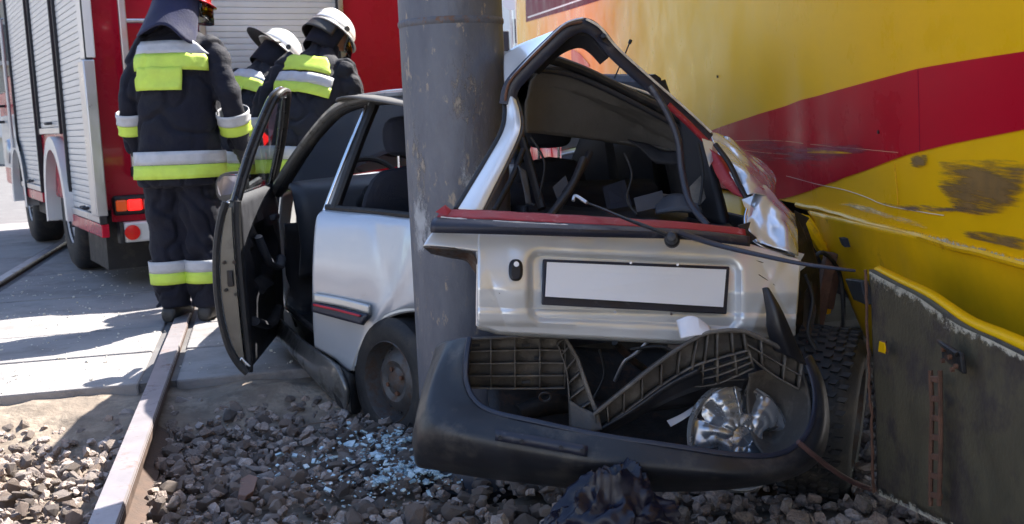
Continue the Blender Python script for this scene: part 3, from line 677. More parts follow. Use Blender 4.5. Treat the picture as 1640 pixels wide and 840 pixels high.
# cab
cab = MB().rings([[V((x, y, z)) for y, z in ((YB + .08, .7), (YB + .08, 2.7), (YB + .25, 2.85), (6.3, 2.80), (6.62, 1.9), (6.7, 1.3), (6.7, .55), (6.3, .55))] for x in (.05, W - .05)]).build('cab', M['truck_red'], truck, bevel=.04)
MB().bx(.03, .06, YB + .35, YB + 1.0, 1.75, 2.55).build('cab_window', M['tint'], cab, bevel=.02)
MB().bx(.03, .06, YB + 1.15, YB + 1.95, 1.6, 2.5).build('cab_window', M['tint'], cab, bevel=.02)
MB().bx(.032, .06, YB + .3, YB + 2.2, .75, 1.35).build('cab_lower_panel', M['truck_white'], cab, bevel=.02)
m = MB(); arc = [R(a) for a in range(-5, 186, 10)]
m.rings([[V((-.03, yf + r * math.cos(a), zw + r * math.sin(a))) for a in arc] for r in (.52, .66)], closed=False, cap=False)
m.rings([[V((x, yf + .52 * math.cos(a), zw + .52 * math.sin(a))) for a in arc] for x in (-.03, .3)], closed=False, cap=False)
m.build('wheel_arch', M['truck_white'], truck)
for z, h in ((1.46, .09), (1.28, .16)):
    m = MB(); m.box((-.30, YB + 1.7, z), (.34, .10, h)); m.build('mirror', M['rubber'], truck, bevel=.03)
    MB().tube([(.05, YB + 1.7, z), (-.2, YB + 1.7, z)], .016, 8).build('mirror_arm', M['truck_dark'], truck)
MB().lathe([(0, 0), (.10, 0), (.13, .02), (.14, .06), (0, .06)], (-.06, YB + .9, .95), (1, 0, 0), 24).build('hose_coupling', M['alu'], truck)
MB().tube([(.02, YB + .2, 1.0), (-.05, YB + .2, 1.0), (-.05, YB + .2, 2.3), (.02, YB + .2, 2.3)], .018, 8).build('grab_rail', M['alu'], truck)

# ================================================================ BACKGROUND STREET
M['facade'] = mat('facade_render', (.62, .57, .48), .9, 0, .08, .6, .2, 12)
M['facade_white'] = mat('facade_white', (.72, .70, .66), .9, 0, .06, .6, .2, 12)
M['pane'] = mat('window_pane', (.05, .06, .08), .08, 0, .2, 2)
M['roof_tile'] = mat('roof_tile', (.22, .08, .05), .85, 0, .25, 4)
M['facade_grey'] = mat('facade_grey', (.33, .30, .27), .9, 0, .08, .6, .2, 12)
M['brick'] = mat('slate_facade', (.15, .16, .18), .9, 0, .12, .9, .3, 20)
def building(loc, rz, wd, dp, ht, nx, nz, fm, label):
    b = thing('building', label, 'building', loc, rz, None, True)
    MB().bx(0, wd, 0, dp, 0, ht).build('wall', M[fm], b, smooth=False)
    MB().prism([(-.4, -.4, ht), (-.4, dp + .4, ht), (-.4, dp / 2, ht + 2.2)], (wd + .8, 0, 0)).build('roof', M['roof_tile'], b, smooth=False)
    MB().bx(-.15, wd + .15, -.18, 0, ht - .4, ht - .02).build('cornice', M['facade_white'], b)
    for i in range(nx):
        for k in range(nz):
            x = (i + .5) * wd / nx; z = 1.2 + k * (ht - 1) / nz
            f = MB().bx(x - .62, x + .62, -.06, .0, z - .05, z + 1.65).build('window', M['facade_white'], b)
            MB().bx(x - .5, x - .03, -.075, -.061, z + .05, z + 1.55).build('pane', M['pane'], f)
            MB().bx(x + .03, x + .5, -.075, -.061, z + .05, z + 1.55).build('pane', M['pane'], f)
            MB().bx(x - .75, x + .75, -.2, -.002, z - .14, z - .052).build('sill', M['facade_white'], f)
    return b
building((-31, 44, 0), R(8), 16, 9, 10, 7, 3, 'facade', 'cream rendered building far behind the fire engine on the left')
building((-6, 52, 0), R(-4), 13, 9, 11, 6, 3, 'facade_white', 'white building in the gap between pole and tram')
building((-4, -24, -.3), R(172), 15, 9, 8, 6, 2, 'facade_white', 'unseen pale rendered house behind the camera, added for bounce light and reflections')  # this and the next house are unseen, added to bounce sunlight and be reflected
building((14, -27, -.3), R(183), 15, 9, 8, 6, 2, 'facade_white', 'unseen white rendered house behind the camera, added for bounce light and reflections')
building((-19, 16, -.3), R(97), 17, 9, 8, 7, 2, 'facade_grey', 'unseen long grey-brown house on the left, added for the tram side to reflect')  # out of view, added as something for the tram side to reflect
building((-17, -14, -.3), R(92), 21, 9, 8, 9, 2, 'brick', 'unseen slate-grey house on the left behind the camera, added for the car paint to reflect')  # out of view, added to darken the reflection in the car's side
# signal post and signs seen in the gap between mast and tram
sp = P(822, 100, 30.0)
sig = thing('signal_post', 'traffic signal post with round sign back in the gap beside the pole', 'traffic light', (sp.x, sp.y, 0))
MB().tube([(sp.x, sp.y, 0), (sp.x, sp.y, 5.2)], .045, 10).build('post', M['alu'], sig)
p = P(818, 3, 29.9); MB().disc(p, (0, -1, 0), .22, .02, 24).build('round_sign', M['alu'], sig)
p = P(829, 50, 29.9); MB().box(p, (.15, .16, .62)).build('signal_head', M['rubber'], sig, bevel=.02)
for k in (-1, 0, 1): MB().lathe([(.055, 0), (.05, .06)], p + V((0, -.08, k * .19)), (0, -1, 0), 12).build('signal_hood', M['rubber'], sig)
sp = P(809, 100, 26.0)
sig = thing('signal_post', 'dark traffic signal head partly hidden by the grey pole', 'traffic light', (sp.x, sp.y, 0))
MB().tube([(sp.x, sp.y, 0), (sp.x, sp.y, 3.0)], .045, 10).build('post', M['alu'], sig)
p = P(811, 70, 25.9); MB().box(p, (.14, .15, .55)).build('signal_head', M['rubber'], sig, bevel=.02)
# red car far behind
rc = G(834, 140, -.012); rcp = P(838, 100, 24.0)
rcar = thing('parked_car', 'red car far away in the gap between pole and tram', 'car', (rcp.x + .5, 24, 0), R(0), None, True)
MB().rings([[V((x, y, z)) for y, z in ((0, .35), (0, .75), (.5, .92), (3.6, .92), (4.1, .7), (4.1, .35))] for x in (-.85, .85)]).build('body', M['truck_red'], rcar, bevel=.08)
MB().rings([[V((x * k, y, z)) for y, z, k in ((.35, .9, 1), (.8, 1.42, .82), (2.3, 1.42, .82), (3.0, .9, 1))] for x in (-.8, .8)]).build('cabin', M['truck_red'], rcar, bevel=.06)
MB().add([(-.62, .42, .98), (.62, .42, .98), (.55, .72, 1.34), (-.55, .72, 1.34)], [(0, 1, 2, 3)]).build('rear_window', M['pane'], rcar, solid=.02)
for x in (-.8, .62):
    for y in (.7, 3.3): MB().lathe([(0, 0), (.2, 0), (.3, .02), (.3, .16), (0, .18)], (x, y, .3), (1, 0, 0), 20).build('wheel', M['tyre'], rcar)
# ================================================================ WRECKED CAR
CB = V((-.84, 4.80, 0)); CU = V((-.357, .934, 0)); CV = V((.934, .357, 0))
def C(f, r, z): return CB + CU * f + CV * r + V((0, 0, z))
car = thing('wrecked_car', 'crushed silver hatchback with open door and torn tailgate wedged between pole and tram', 'car', (-.3, 4.6, -.15))

# ---- rear left quarter panel, bent round towards the mast
q_rows = [
    [(521, 336, 4.84), (555, 340, 4.77), (600, 344, 4.68), (650, 349, 4.58), (700, 354, 4.46), (760, 360, 4.35)],
    [(507, 350, 4.80), (550, 355, 4.73), (600, 360, 4.64), (650, 365, 4.54), (700, 372, 4.42), (760, 380, 4.32)],
    [(502, 400, 4.77), (547, 405, 4.70), (598, 412, 4.61), (650, 420, 4.51), (700, 425, 4.40), (760, 430, 4.30)],
    [(501, 455, 4.77), (545, 460, 4.70), (594, 466, 4.61), (648, 462, 4.50), (700, 462, 4.39), (760, 465, 4.30)],
    [(502, 510, 4.78), (540, 518, 4.71), (584, 522, 4.63), (640, 490, 4.50), (695, 482, 4.39), (760, 484, 4.30)],
    [(504, 548, 4.80), (535, 572, 4.74), (566, 588, 4.68), (580, 545, 4.60), (612, 508, 4.52), (655, 493, 4.44)]]
# last row follows the wheel arch
arch = [(566, 592, 4.67), (572, 572, 4.65), (582, 548, 4.62), (596, 526, 4.585), (616, 509, 4.54), (642, 499, 4.49), (672, 496, 4.44), (710, 502, 4.38), (745, 525, 4.33)]
q_rows[5] = [(504, 556, 4.80), (535, 574, 4.735), (566, 592, 4.67), (612, 511, 4.55), (672, 496, 4.43), (745, 500, 4.32)]
q_rows = [[(a, b, c + e) for a, b, c in r] for r, e in zip(q_rows, (0, -.01, -.012, .0, .03, .065))]; arch = [(a, b, c + .06) for a, b, c in arch]
def dent(p, u, v):
    a = math.exp(-((v - .55) / .14) ** 2) * math.exp(-((u - .45) / .35) ** 2)
    s1 = abs(v - .36 - .22 * u + .03 * n3(p, 4)); s2 = abs(v - .72 + .30 * u)
    cre = .011 * math.exp(-s1 / .035) * sstep(.05, .3, u) * sstep(.95, .6, u) - .016 * math.exp(-s2 / .05) * sstep(.1, .3, u)
    return p + V((.35, .9, 0)) * (.026 * a + cre) + V((.3, .9, 0)) * (.007 * fbm(p, 3.0, 2))
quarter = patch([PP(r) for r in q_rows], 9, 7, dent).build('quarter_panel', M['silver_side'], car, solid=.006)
MB().tube(spline(PP(arch), 5), .011, 8).build('arch_lip', M['silver_dirty'], quarter)
# inner arch: dark liner
aw = spline(PP(arch), 4)[7:]
MB().grid([[p + V((.25, .05, 0)) * 0 + CV * t * .5 + V((0, 0, -.01)) for p in aw] for t in (.02, .4, 1)]).build('arch_liner', M['rubber'], car)
# side moulding with red insert
mo = patch([PP([(502, 484, 4.755), (540, 492, 4.69), (592, 504, 4.60)]), PP([(502, 499, 4.755), (538, 509, 4.69), (580, 521, 4.605)])], 6, 3).build('side_moulding', M['trim_navy'], car, solid=.024)
patch([PP([(502, 486.5, 4.738), (540, 495, 4.672), (578, 505, 4.60)]), PP([(502, 490, 4.738), (540, 498.5, 4.672), (576, 508, 4.60)])], 6, 1).build('red_insert', M['red_line'], mo, solid=.006)
patch([PP([(502, 470, 4.757), (545, 477, 4.69), (592, 489, 4.602)]), PP([(502, 483, 4.757), (545, 491, 4.69), (592, 503, 4.602)])], 6, 3).build('moulding_panel', M['silver_dirty'], mo, solid=.012)
# belt seal under the quarter window
MB().tube(PP([(523, 332, 4.84), (560, 336, 4.77), (610, 340, 4.67), (662, 346, 4.56), (730, 352, 4.42)]), .014, 8).build('belt_seal', M['rubber'], car)
M['a_dark'] = mat('sill_paint', (.16, .155, .15), .3, .4, .15, 8, 0, 40, .6, (.06, .055, .05), .42, 6)
# rocker / sill
si = [[C(1.2, -.02, .13), C(.8, -.02, .13), C(.4, -.02, .125), C(.05, .0, .12), P(540, 586, 4.72)],
      [C(1.2, -.05, .06), C(.8, -.05, .06), C(.4, -.05, .05), C(.05, -.02, .02), P(556, 620, 4.66)],
      [C(1.2, .0, .0), C(.8, .0, -.01), C(.4, .0, -.02), C(.02, .02, -.06), P(556, 655, 4.68)]]
patch(si, 7, 5).build('sill', M['a_dark'], car, solid=.02)
MB().tube([C(1.15, .05, .155), C(.8, .05, .155), C(.4, .05, .150), C(.05, .06, .145)], .018, 8, .6).build('sill_scuff_strip', M['black_plastic'], car)
# bent mud flap in front of the wheel
patch([PP([(535, 580, 4.76), (562, 598, 4.72), (582, 606, 4.80)]), PP([(532, 615, 4.74), (560, 630, 4.69), (584, 634, 4.80)]), PP([(542, 648, 4.72), (562, 662, 4.68), (584, 664, 4.78)])], 6, 6).build('mud_flap', M['rubber'], car, solid=.012)
MB().rings([[C(f, r_, .12), C(f, r_ + .04, -.03), C(f, 1.45, -.03), C(f, 1.45, .12)] for f, r_ in ((1.9, .06), (1.1, .06), (.12, .06), (.0, .45), (-.45, .6))]).build('floor_pan', M['rubber'], car)

# ---- pillars, window frames, roof
def bar(pts, r, m, name, flat=1.0, n=10, k=6, up=None, parent=None):
    return MB().tube(spline(PP(pts), k), r, n, flat, up).build(name, m, parent or car)
bar([(536, 336, 4.83), (556, 280, 4.87), (580, 215, 4.93), (600, 166, 4.98)], .034, M['rubber'], 'b_pillar', .7)
bar([(519, 340, 4.84), (540, 285, 4.87), (564, 225, 4.91), (588, 170, 4.96)], .010, M['chrome'], 'pillar_trim')
bar([(528, 338, 4.85), (550, 284, 4.88), (574, 220, 4.93), (595, 168, 4.98)], .020, M['silver_dirty'], 'door_post', .8)
M['a_dark'] = mat('a_pillar_paint', (.16, .155, .15), .3, .4, .15, 8, 0, 40, .6, (.06, .055, .05), .42, 6)
# A pillar and cant rail
bar([(437, 312, 5.80), (468, 262, 5.62), (505, 212, 5.42), (543, 173, 5.22), (590, 158, 5.00), (660, 152, 4.72), (740, 140, 4.42)], .030, M['a_dark'], 'a_pillar', .8)
bar([(446, 312, 5.78), (476, 262, 5.60), (512, 214, 5.40), (550, 178, 5.20), (598, 164, 4.99), (660, 160, 4.70), (740, 152, 4.40)], .022, M['rubber'], 'door_seal', .8)
# roof skin: left edge to right edge
rl = [(530, 172, 5.45), (566, 158, 5.15), (612, 147, 4.92), (668, 140, 4.66), (740, 120, 4.30), (806, 84, 3.92)]
rlp = PP(rl)
rr_ = [C(.75, 1.40, 1.22), C(.4, 1.42, 1.24), C(.1, 1.42, 1.24), C(-.2, 1.40, 1.23), C(-.55, 1.32, 1.19), P(1120, 196, 3.98)]
mid = []
for i, (a, b) in enumerate(zip(rlp, rr_)):
    c = (a + b) / 2; c.z = max(a.z, b.z) + .004; mid.append(c)
q1 = [(a * .75 + b * .25) for a, b in zip(rlp, rr_)]; q3 = [(a * .25 + b * .75) for a, b in zip(rlp, rr_)]
for q, mm in ((q1, mid), (q3, mid)):
    for p, c in zip(q, mm): p.z = max(p.z, c.z - .02)
# rear edge of the roof sags in the middle, where the frame tore off it
mid[-2].z = 1.235; q1[-2].z = 1.25; q3[-2].z = 1.21; mid[-3].z = 1.245; mid[-1] = P(985, 132, 3.98); q1[-1] = P(890, 90, 3.95); q3[-1] = P(1060, 162, 4.0)
roof = patch([rlp, q1, mid, q3, rr_], 7, 6, lambda p, u, v: p + V((0, 0, .012 * fbm(p, 2.2, 2) * sstep(.3, 1, v)))).build('roof', M['silver'], car, solid=.008)
# headliner under it, hanging a little lower
hl = [[P(842, 212, 3.95), P(880, 218, 4.05), P(960, 226, 4.15), P(1040, 240, 4.2), P(1088, 246, 4.1)],
      [P(842, 160, 3.93), P(890, 150, 4.0), P(970, 176, 4.05), P(1045, 208, 4.1), P(1092, 226, 4.05)],
      [P(862, 112, 3.92), P(905, 108, 3.94), P(985, 142, 3.98), P(1060, 176, 4.0), P(1100, 204, 4.0)]]
patch(hl, 8, 7, lambda p, u, v: p + V((0, 0, .014 * n3(p, 5) + .02 * math.exp(-abs(u - .45 + .5 * (v - .5)) / .06) - .016 * math.exp(-abs(u - .75 - .3 * (v - .6)) / .05)))).build('headliner', M['headliner'], car, solid=.008)
inner = [[C(.55, .25, 1.19), C(.55, .8, 1.21), C(.55, 1.35, 1.19)], [C(0, .2, 1.22), C(0, .8, 1.24), C(0, 1.38, 1.22)], [P(842, 206, 3.97), P(960, 222, 4.16), P(1088, 243, 4.12)]]
patch(inner, 6, 6).build('headliner', M['headliner'], car, solid=.008)
bar([(838, 92, 3.86), (870, 92, 3.88), (930, 112, 3.92), (1000, 146, 3.96), (1065, 178, 3.98), (1112, 208, 3.98)], .022, M['rubber'], 'roof_cross_member', .8)
bar([(860, 112, 3.86), (920, 122, 3.9), (1000, 158, 3.93), (1090, 206, 3.96)], .010, M['interior'], 'hatch_seal')
# antenna on the roof edge
a0 = P(984, 126, 3.98); a1 = P(1008, 70, 4.02)
MB().tube([a0, a1], .0025, 6).build('antenna', M['rubber'], car); MB().disc(a1, a1 - a0, .006, .014, 8).build('antenna_tip', M['rubber'], car)
# cowl, windscreen, bonnet, front end
ws = [[P(452, 305, 5.95), C(1.45, .78, .85), C(1.33, 1.46, .83)], [P(498, 232, 5.72), C(1.08, .78, 1.06), C(1.0, 1.44, 1.03)], [P(540, 176, 5.46), C(.72, .78, 1.26), C(.68, 1.40, 1.23)]]
patch(ws, 6, 6).build('windscreen', M['glass'], car)
bar([(452, 305, 5.95), (498, 232, 5.72), (540, 176, 5.46)], .022, M['rubber'], 'windscreen_pillar')
MB().tube(spline([C(1.36, 1.48, .80), C(1.02, 1.45, 1.03), C(.66, 1.40, 1.245)], 6), .026, 8).build('windscreen_pillar', M['rubber'], car)
patch([[C(1.40, .20, .79), C(1.50, .78, .82), C(1.40, 1.52, .80)], [C(1.8, .30, .74), C(1.85, .78, .80), C(1.8, 1.5, .76)], [C(2.1, .38, .63), C(2.2, .78, .68), C(2.14, 1.45, .66)]], 6, 6).build('bonnet', M['silver'], car, solid=.01)
patch([[C(1.15, .06, .76), C(1.5, .24, .77), C(1.85, .30, .72), C(2.1, .36, .62)], [C(1.15, .03, .52), C(1.45, .20, .60), C(1.85, .26, .58), C(2.12, .34, .5)], [C(1.15, .04, .14), C(1.33, .14, .40), C(1.95, .28, .38), C(2.14, .34, .30)]], 7, 6).build('front_wing', M['silver'], car, solid=.008)
patch([[C(1.13, 1.58, .78), C(1.5, 1.58, .79), C(1.85, 1.56, .74), C(2.15, 1.48, .64)], [C(1.13, 1.62, .52), C(1.45, 1.62, .60), C(1.85, 1.6, .58), C(2.18, 1.5, .5)], [C(1.13, 1.6, .14), C(1.33, 1.6, .40), C(1.95, 1.58, .38), C(2.2, 1.5, .30)]], 7, 6).build('front_wing', M['silver'], car, solid=.008)
patch([[C(2.12, .34, .60), C(2.22, .85, .62), C(2.15, 1.5, .62)], [C(2.16, .32, .42), C(2.3, .78, .42), C(2.22, 1.54, .42)], [C(2.12, .34, .16), C(2.24, .78, .16), C(2.16, 1.52, .16)]], 6, 6).build('front_bumper', M['bumper_black'], car, solid=.02)
# right side behind: lower body wall, pillars
patch([[C(1.13, 1.56, .74), C(.5, 1.58, .76), C(-.3, 1.56, .76), C(-.75, 1.45, .76)], [C(1.13, 1.60, .4), C(.5, 1.62, .4), C(-.3, 1.6, .4), C(-.8, 1.5, .4)], [C(1.13, 1.56, .08), C(.5, 1.58, .08), C(-.3, 1.56, .08), C(-.8, 1.45, .08)]], 6, 5).build('right_side', M['silver_dirty'], car, solid=.03)
MB().tube([C(.15, 1.55, .72), C(.12, 1.5, 1.0), C(.08, 1.40, 1.24)], .055, 10, .6).build('b_pillar', M['interior'], car)
MB().tube([C(.68, 1.42, 1.22), C(.1, 1.43, 1.25), C(-.55, 1.36, 1.22)], .04, 8).build('cant_rail', M['interior'], car)
MB().tube(spline([C(-.62, 1.46, .70), C(-.58, 1.42, 1.0), C(-.55, 1.36, 1.22)], 5), .07, 10, .6).build('c_pillar', M['interior'], car)

MB().add([C(.66, 1.45, .74), C(.16, 1.52, .74), C(.10, 1.42, 1.22), C(.55, 1.42, 1.22)], [(0, 1, 2, 3)]).build('side_window', M['tint'], car, smooth=False)
MB().add([C(.10, 1.52, .74), C(-.56, 1.48, .74), C(-.52, 1.38, 1.20), C(.06, 1.42, 1.22)], [(0, 1, 2, 3)]).build('side_window', M['tint'], car, smooth=False)
# ---- interior
def seat(f, r, lean=.22):
    s = MB()
    pts = [C(f - .06, r, .30), C(f - .10, r, .45), C(f - .16, r, .62), C(f - .22, r, .80), C(f - .26, r, .92)]
    rings = []
    for i, (p, wd, th) in enumerate(zip(pts, (.20, .23, .24, .21, .15), (.05, .065, .07, .06, .045))):
        rings.append([p + CV * (wd * math.copysign(abs(math.cos(t)) ** .5, math.cos(t))) + CU * (th * math.copysign(abs(math.sin(t)) ** .7, math.sin(t))) for t in [2 * math.pi * k / 16 for k in range(16)]])
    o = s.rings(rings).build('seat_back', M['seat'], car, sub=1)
    h = MB(); c = C(f - .27, r, 1.04); rings = []
    for z, k in ((-.085, .5), (-.07, .9), (0, 1), (.07, .92), (.095, .5)):
        rings.append([c + V((0, 0, z)) + CV * (.125 * k * math.copysign(abs(math.cos(t)) ** .6, math.cos(t))) + CU * (.05 * k * math.sin(t)) for t in [2 * math.pi * j / 16 for j in range(16)]])
    h.rings(rings).build('head_restraint', M['seat'], o, sub=1)
    for d in (-.05, .05): MB().tube([C(f - .26, r + d, .88), C(f - .265, r + d, 1.0)], .006, 6).build('restraint_post', M['chrome'], o)
    b = MB(); rings = []
    for ff, z, k in ((f - .12, .28, .9), (f + .1, .27, 1), (f + .32, .30, 1), (f + .40, .29, .8)):
        rings.append([C(ff, r, z) + CV * (.24 * k * math.copysign(abs(math.cos(t)) ** .5, math.cos(t))) + V((0, 0, .08 * math.sin(t))) for t in [2 * math.pi * j / 16 for j in range(16)]])
    b.rings(rings).build('seat_cushion', M['seat'], car, sub=1)
seat(.30, .45); seat(.30, 1.12)
# rear bench, folded by the impact
patch([[C(-.35, .58, .25), C(-.35, .9, .25), C(-.35, 1.4, .25)], [C(-.42, .58, .55), C(-.42, .9, .56), C(-.42, 1.4, .55)], [C(-.50, .6, .80), C(-.50, .8, .82), C(-.50, 1.38, .80)]], 6, 6, lambda p, u, v: p + CU * (.02 * math.sin(v * 9.4))).build('rear_bench_back', M['seat'], car, solid=.10)
# dashboard
patch([[C(1.34, .10, .80), C(1.36, .8, .81), C(1.34, 1.48, .80)], [C(1.08, .10, .79), C(1.06, .8, .80), C(1.08, 1.48, .79)], [C(1.0, .10, .70), C(.98, .8, .70), C(1.0, 1.48, .70)], [C(1.02, .12, .50), C(1.0, .8, .48), C(1.02, 1.46, .50)], [C(1.12, .12, .32), C(1.1, .8, .32), C(1.12, 1.46, .32)]], 6, 5).build('dashboard', M['dash'], car, solid=.03)
MB().box(C(.995, .24, .66), (.14, .02, .08), Matrix.Rotation(math.atan2(CU.y, CU.x) - math.pi / 2, 3, 'Z')).build('air_vent', M['interior'], car, bevel=.01)
sw = C(.80, .45, .76)
MB().tube([sw + CV * (.18 * math.cos(t)) + (CU * -.35 + V((0, 0, .9))).normalized() * 0 + (V((0, 0, 1)) * .92 + CU * .38) * (.18 * math.sin(t)) for t in [2 * math.pi * k / 32 for k in range(33)]], .014, 8, cap=False).build('steering_wheel', M['interior'], car)
MB().tube([sw, C(1.05, .45, .66)], .035, 10).build('steering_column', M['interior'], car)
patch([[C(1.12, .06, .60), C(1.12, .8, .60), C(1.12, 1.5, .60)], [C(1.2, .06, .2), C(1.2, .8, .2), C(1.2, 1.5, .2)], [C(1.0, .06, .08), C(1.0, .8, .08), C(1.0, 1.5, .08)]], 5, 5).build('bulkhead', M['interior'], car, solid=.02)
# load area: dark side trim left and right
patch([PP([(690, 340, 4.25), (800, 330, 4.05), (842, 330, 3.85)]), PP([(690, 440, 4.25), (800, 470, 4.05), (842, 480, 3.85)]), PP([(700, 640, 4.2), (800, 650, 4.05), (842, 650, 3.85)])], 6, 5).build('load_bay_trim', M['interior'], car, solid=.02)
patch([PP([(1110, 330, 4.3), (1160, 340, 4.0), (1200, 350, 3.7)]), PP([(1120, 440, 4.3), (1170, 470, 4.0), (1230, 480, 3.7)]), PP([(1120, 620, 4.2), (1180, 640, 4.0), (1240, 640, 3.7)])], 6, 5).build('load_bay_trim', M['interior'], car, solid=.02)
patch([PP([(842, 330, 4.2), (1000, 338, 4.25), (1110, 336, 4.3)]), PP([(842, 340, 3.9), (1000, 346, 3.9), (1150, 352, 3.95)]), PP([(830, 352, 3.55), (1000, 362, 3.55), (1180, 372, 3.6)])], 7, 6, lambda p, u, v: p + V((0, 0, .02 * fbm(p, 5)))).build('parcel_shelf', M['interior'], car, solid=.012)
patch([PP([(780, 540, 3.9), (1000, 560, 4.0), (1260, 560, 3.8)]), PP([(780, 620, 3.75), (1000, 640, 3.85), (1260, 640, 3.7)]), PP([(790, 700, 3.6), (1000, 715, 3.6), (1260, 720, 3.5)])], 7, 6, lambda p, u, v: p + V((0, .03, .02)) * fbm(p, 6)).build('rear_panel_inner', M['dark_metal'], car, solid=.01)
# twisted interior pillar strips and belts in the hatch opening
bar([(836, 222, 3.86), (850, 270, 3.84), (868, 335, 3.80)], .030, M['interior'], 'inner_pillar', .5)
patch([PP([(829, 265, 3.74), (843, 275, 3.74)]), PP([(838, 300, 3.72), (851, 325, 3.72)]), PP([(842, 327, 3.72), (856, 328, 3.72)])], 4, 4).build('trim_sliver', M['dash'], car, solid=.006)
bar([(838, 240, 3.80), (820, 285, 3.72), (792, 338, 3.62)], .010, M['interior'], 'hatch_seal')
bar([(935, 255, 3.7), (915, 300, 3.62), (880, 348, 3.55)], .014, M['black_plastic'], 'gas_strut')
bar([(945, 245, 3.9), (930, 275, 3.8), (905, 310, 3.72)], .012, M['interior'], 'torn_belt')
patch([PP([(1090, 180, 3.95), (1118, 205, 3.9)]), PP([(1098, 270, 3.92), (1148, 290, 3.82)]), PP([(1108, 350, 3.9), (1166, 362, 3.75)])], 5, 5).build('c_pillar_trim', M['interior'], car, solid=.03)
patch([PP([(1005, 225, 4.1), (1060, 240, 4.1), (1090, 246, 4.05)]), PP([(1050, 262, 4.08), (1080, 265, 4.06), (1096, 262, 4.02)])], 6, 4, lambda p, u, v: p + V((0, 0, .012 * n3(p, 16)))).build('torn_headliner_edge', M['interior'], car, solid=.006)
patch([PP([(1052, 322, 3.85), (1080, 312, 3.82), (1118, 318, 3.8)]), PP([(1050, 342, 3.72), (1085, 338, 3.7), (1125, 342, 3.7)])], 5, 4).build('shelf_corner', M['dash'], car, solid=.01)

# ---- tailgate
def tgd(px, py):
    d = 3.08 + (px - 690) / 590 * .26
    t = (py - 374 - (px - 765) * .015) / 160
    d += .004 - .125 * t + .055 * max(0, t - .55) / .45 - .012 * math.sin(min(1, max(0, t)) * 3.14)
    d += .04 * sstep(1180, 1290, px)
    return d
tg_top = [(765, 374), (900, 377), (1050, 381), (1150, 384), (1200, 392), (1281, 418)]
tg_bot = [(766, 521), (800, 531), (930, 538), (1090, 546), (1180, 545), (1269, 537)]
def ev(tab, x):
    if x <= tab[0][0]: return tab[0][1]
    for a, b in zip(tab, tab[1:]):
        if x <= b[0]: return lerp(a[1], b[1], (x - a[0]) / (b[0] - a[0]))
    return tab[-1][1]
def rrect(px, py, x0, x1, ytl, ytr, ybl, ybr, rad, soft):
    """signed mask of a rounded, slightly skewed rectangle"""
    t = (px - x0) / (x1 - x0); yt = lerp(ytl, ytr, t); yb = lerp(ybl, ybr, t)
    dx = abs(px - (x0 + x1) / 2) - (x1 - x0) / 2 + rad; dy = abs(py - (yt + yb) / 2) - (yb - yt) / 2 + rad
    s = math.hypot(max(dx, 0), max(dy, 0)) + min(max(dx, dy), 0) - rad
    return sstep(soft, -soft, s)
g = []
NX, NY = 150, 56
for i in range(NX + 1):
    u = i / NX; px = 765 + u * 516; row = []
    yt, yb = ev(tg_top, px), ev(tg_bot, min(px, 1269))
    for k in range(NY + 1):
        v = k / NY; py = lerp(yt, yb, v); pxx = px - (px > 1240) * (px - 1240) / 41 * 9 * v
        d = tgd(pxx, py)
        d += .030 * rrect(pxx, py, 846, 1184, 404, 420, 513, 528, 20, 6)
        d -= .010 * sstep(493, 500, py - (pxx - 765) * .02) * sstep(522, 512, py - (pxx - 765) * .02)     # crease above the lower lip
        d += .006 * math.exp(-abs((pxx - 1205) - (py - 400) * .55) / 9) * sstep(395, 430, py) - .007 * math.exp(-abs((pxx - 1238) + (py - 440) * .4) / 7) + .005 * math.exp(-abs((pxx - 792) - (py - 470) * .35) / 8) * sstep(430, 470, py)
        d += .004 * fbm(V((pxx / 60, py / 60, 0)), 1, 2) + .02 * sstep(1190, 1280, pxx) * n3(V((pxx / 40, py / 35, 2)))
        row.append(P(pxx, py, d))
    g.append(row)
tail = MB().grid(g).build('tailgate', M['silver'], car, solid=.012, angle=60)
# rolled under lower lip
low = [g[i][NY] for i in range(0, NX + 1, 5)]
MB().grid([[p + V((0, .02 * t, -.012 * t)) + V((0, .08, .0)) * (t > 1) for p in low] for t in (0, 1, 2)]).build('lower_lip', M['silver_dirty'], tail, solid=.006)
# left corner that wraps in front of the mast above the lamp cut-out
arm = [[(x, y, tgd(x, y)) for x, y in r] for r in ([(694, 371), (720, 372), (768, 374)], [(685, 382), (720, 386), (768, 390)], [(678, 394), (716, 397), (768, 403)])]
patch([PP(r) for r in arm], 6, 4).build('corner_skin', M['silver'], tail, solid=.008)
patch([PP([(678, 395, 3.06), (716, 398, 3.06), (752, 402, 3.10), (766, 424, 3.115)]), PP([(690, 405, 3.12), (720, 412, 3.14), (748, 418, 3.16), (764, 440, 3.15)])], 7, 4).build('lamp_cutout_flange', M['rust_rim'], tail, solid=.006)
bar([(766, 402, 3.115), (767, 430, 3.12), (766, 480, 3.14), (766, 521, 3.16)], .007, M['silver'], 'edge_fold', parent=tail)
for pts in ([(1190, 404), (1212, 410), (1236, 409)], [(1205, 416), (1232, 424)], [(1215, 440), (1248, 462)], [(1200, 455), (1216, 480)], [(775, 447), (800, 470), (812, 478)], [(1060, 389), (1098, 396)], [(905, 533), (960, 535)]):
    MB().tube([P(x, y, tgd(x, y) - .004) for x, y in pts], .0014, 5).build('scratch', M['dark_metal'] if pts[0][0] != 1190 else M['red_trim'], tail)
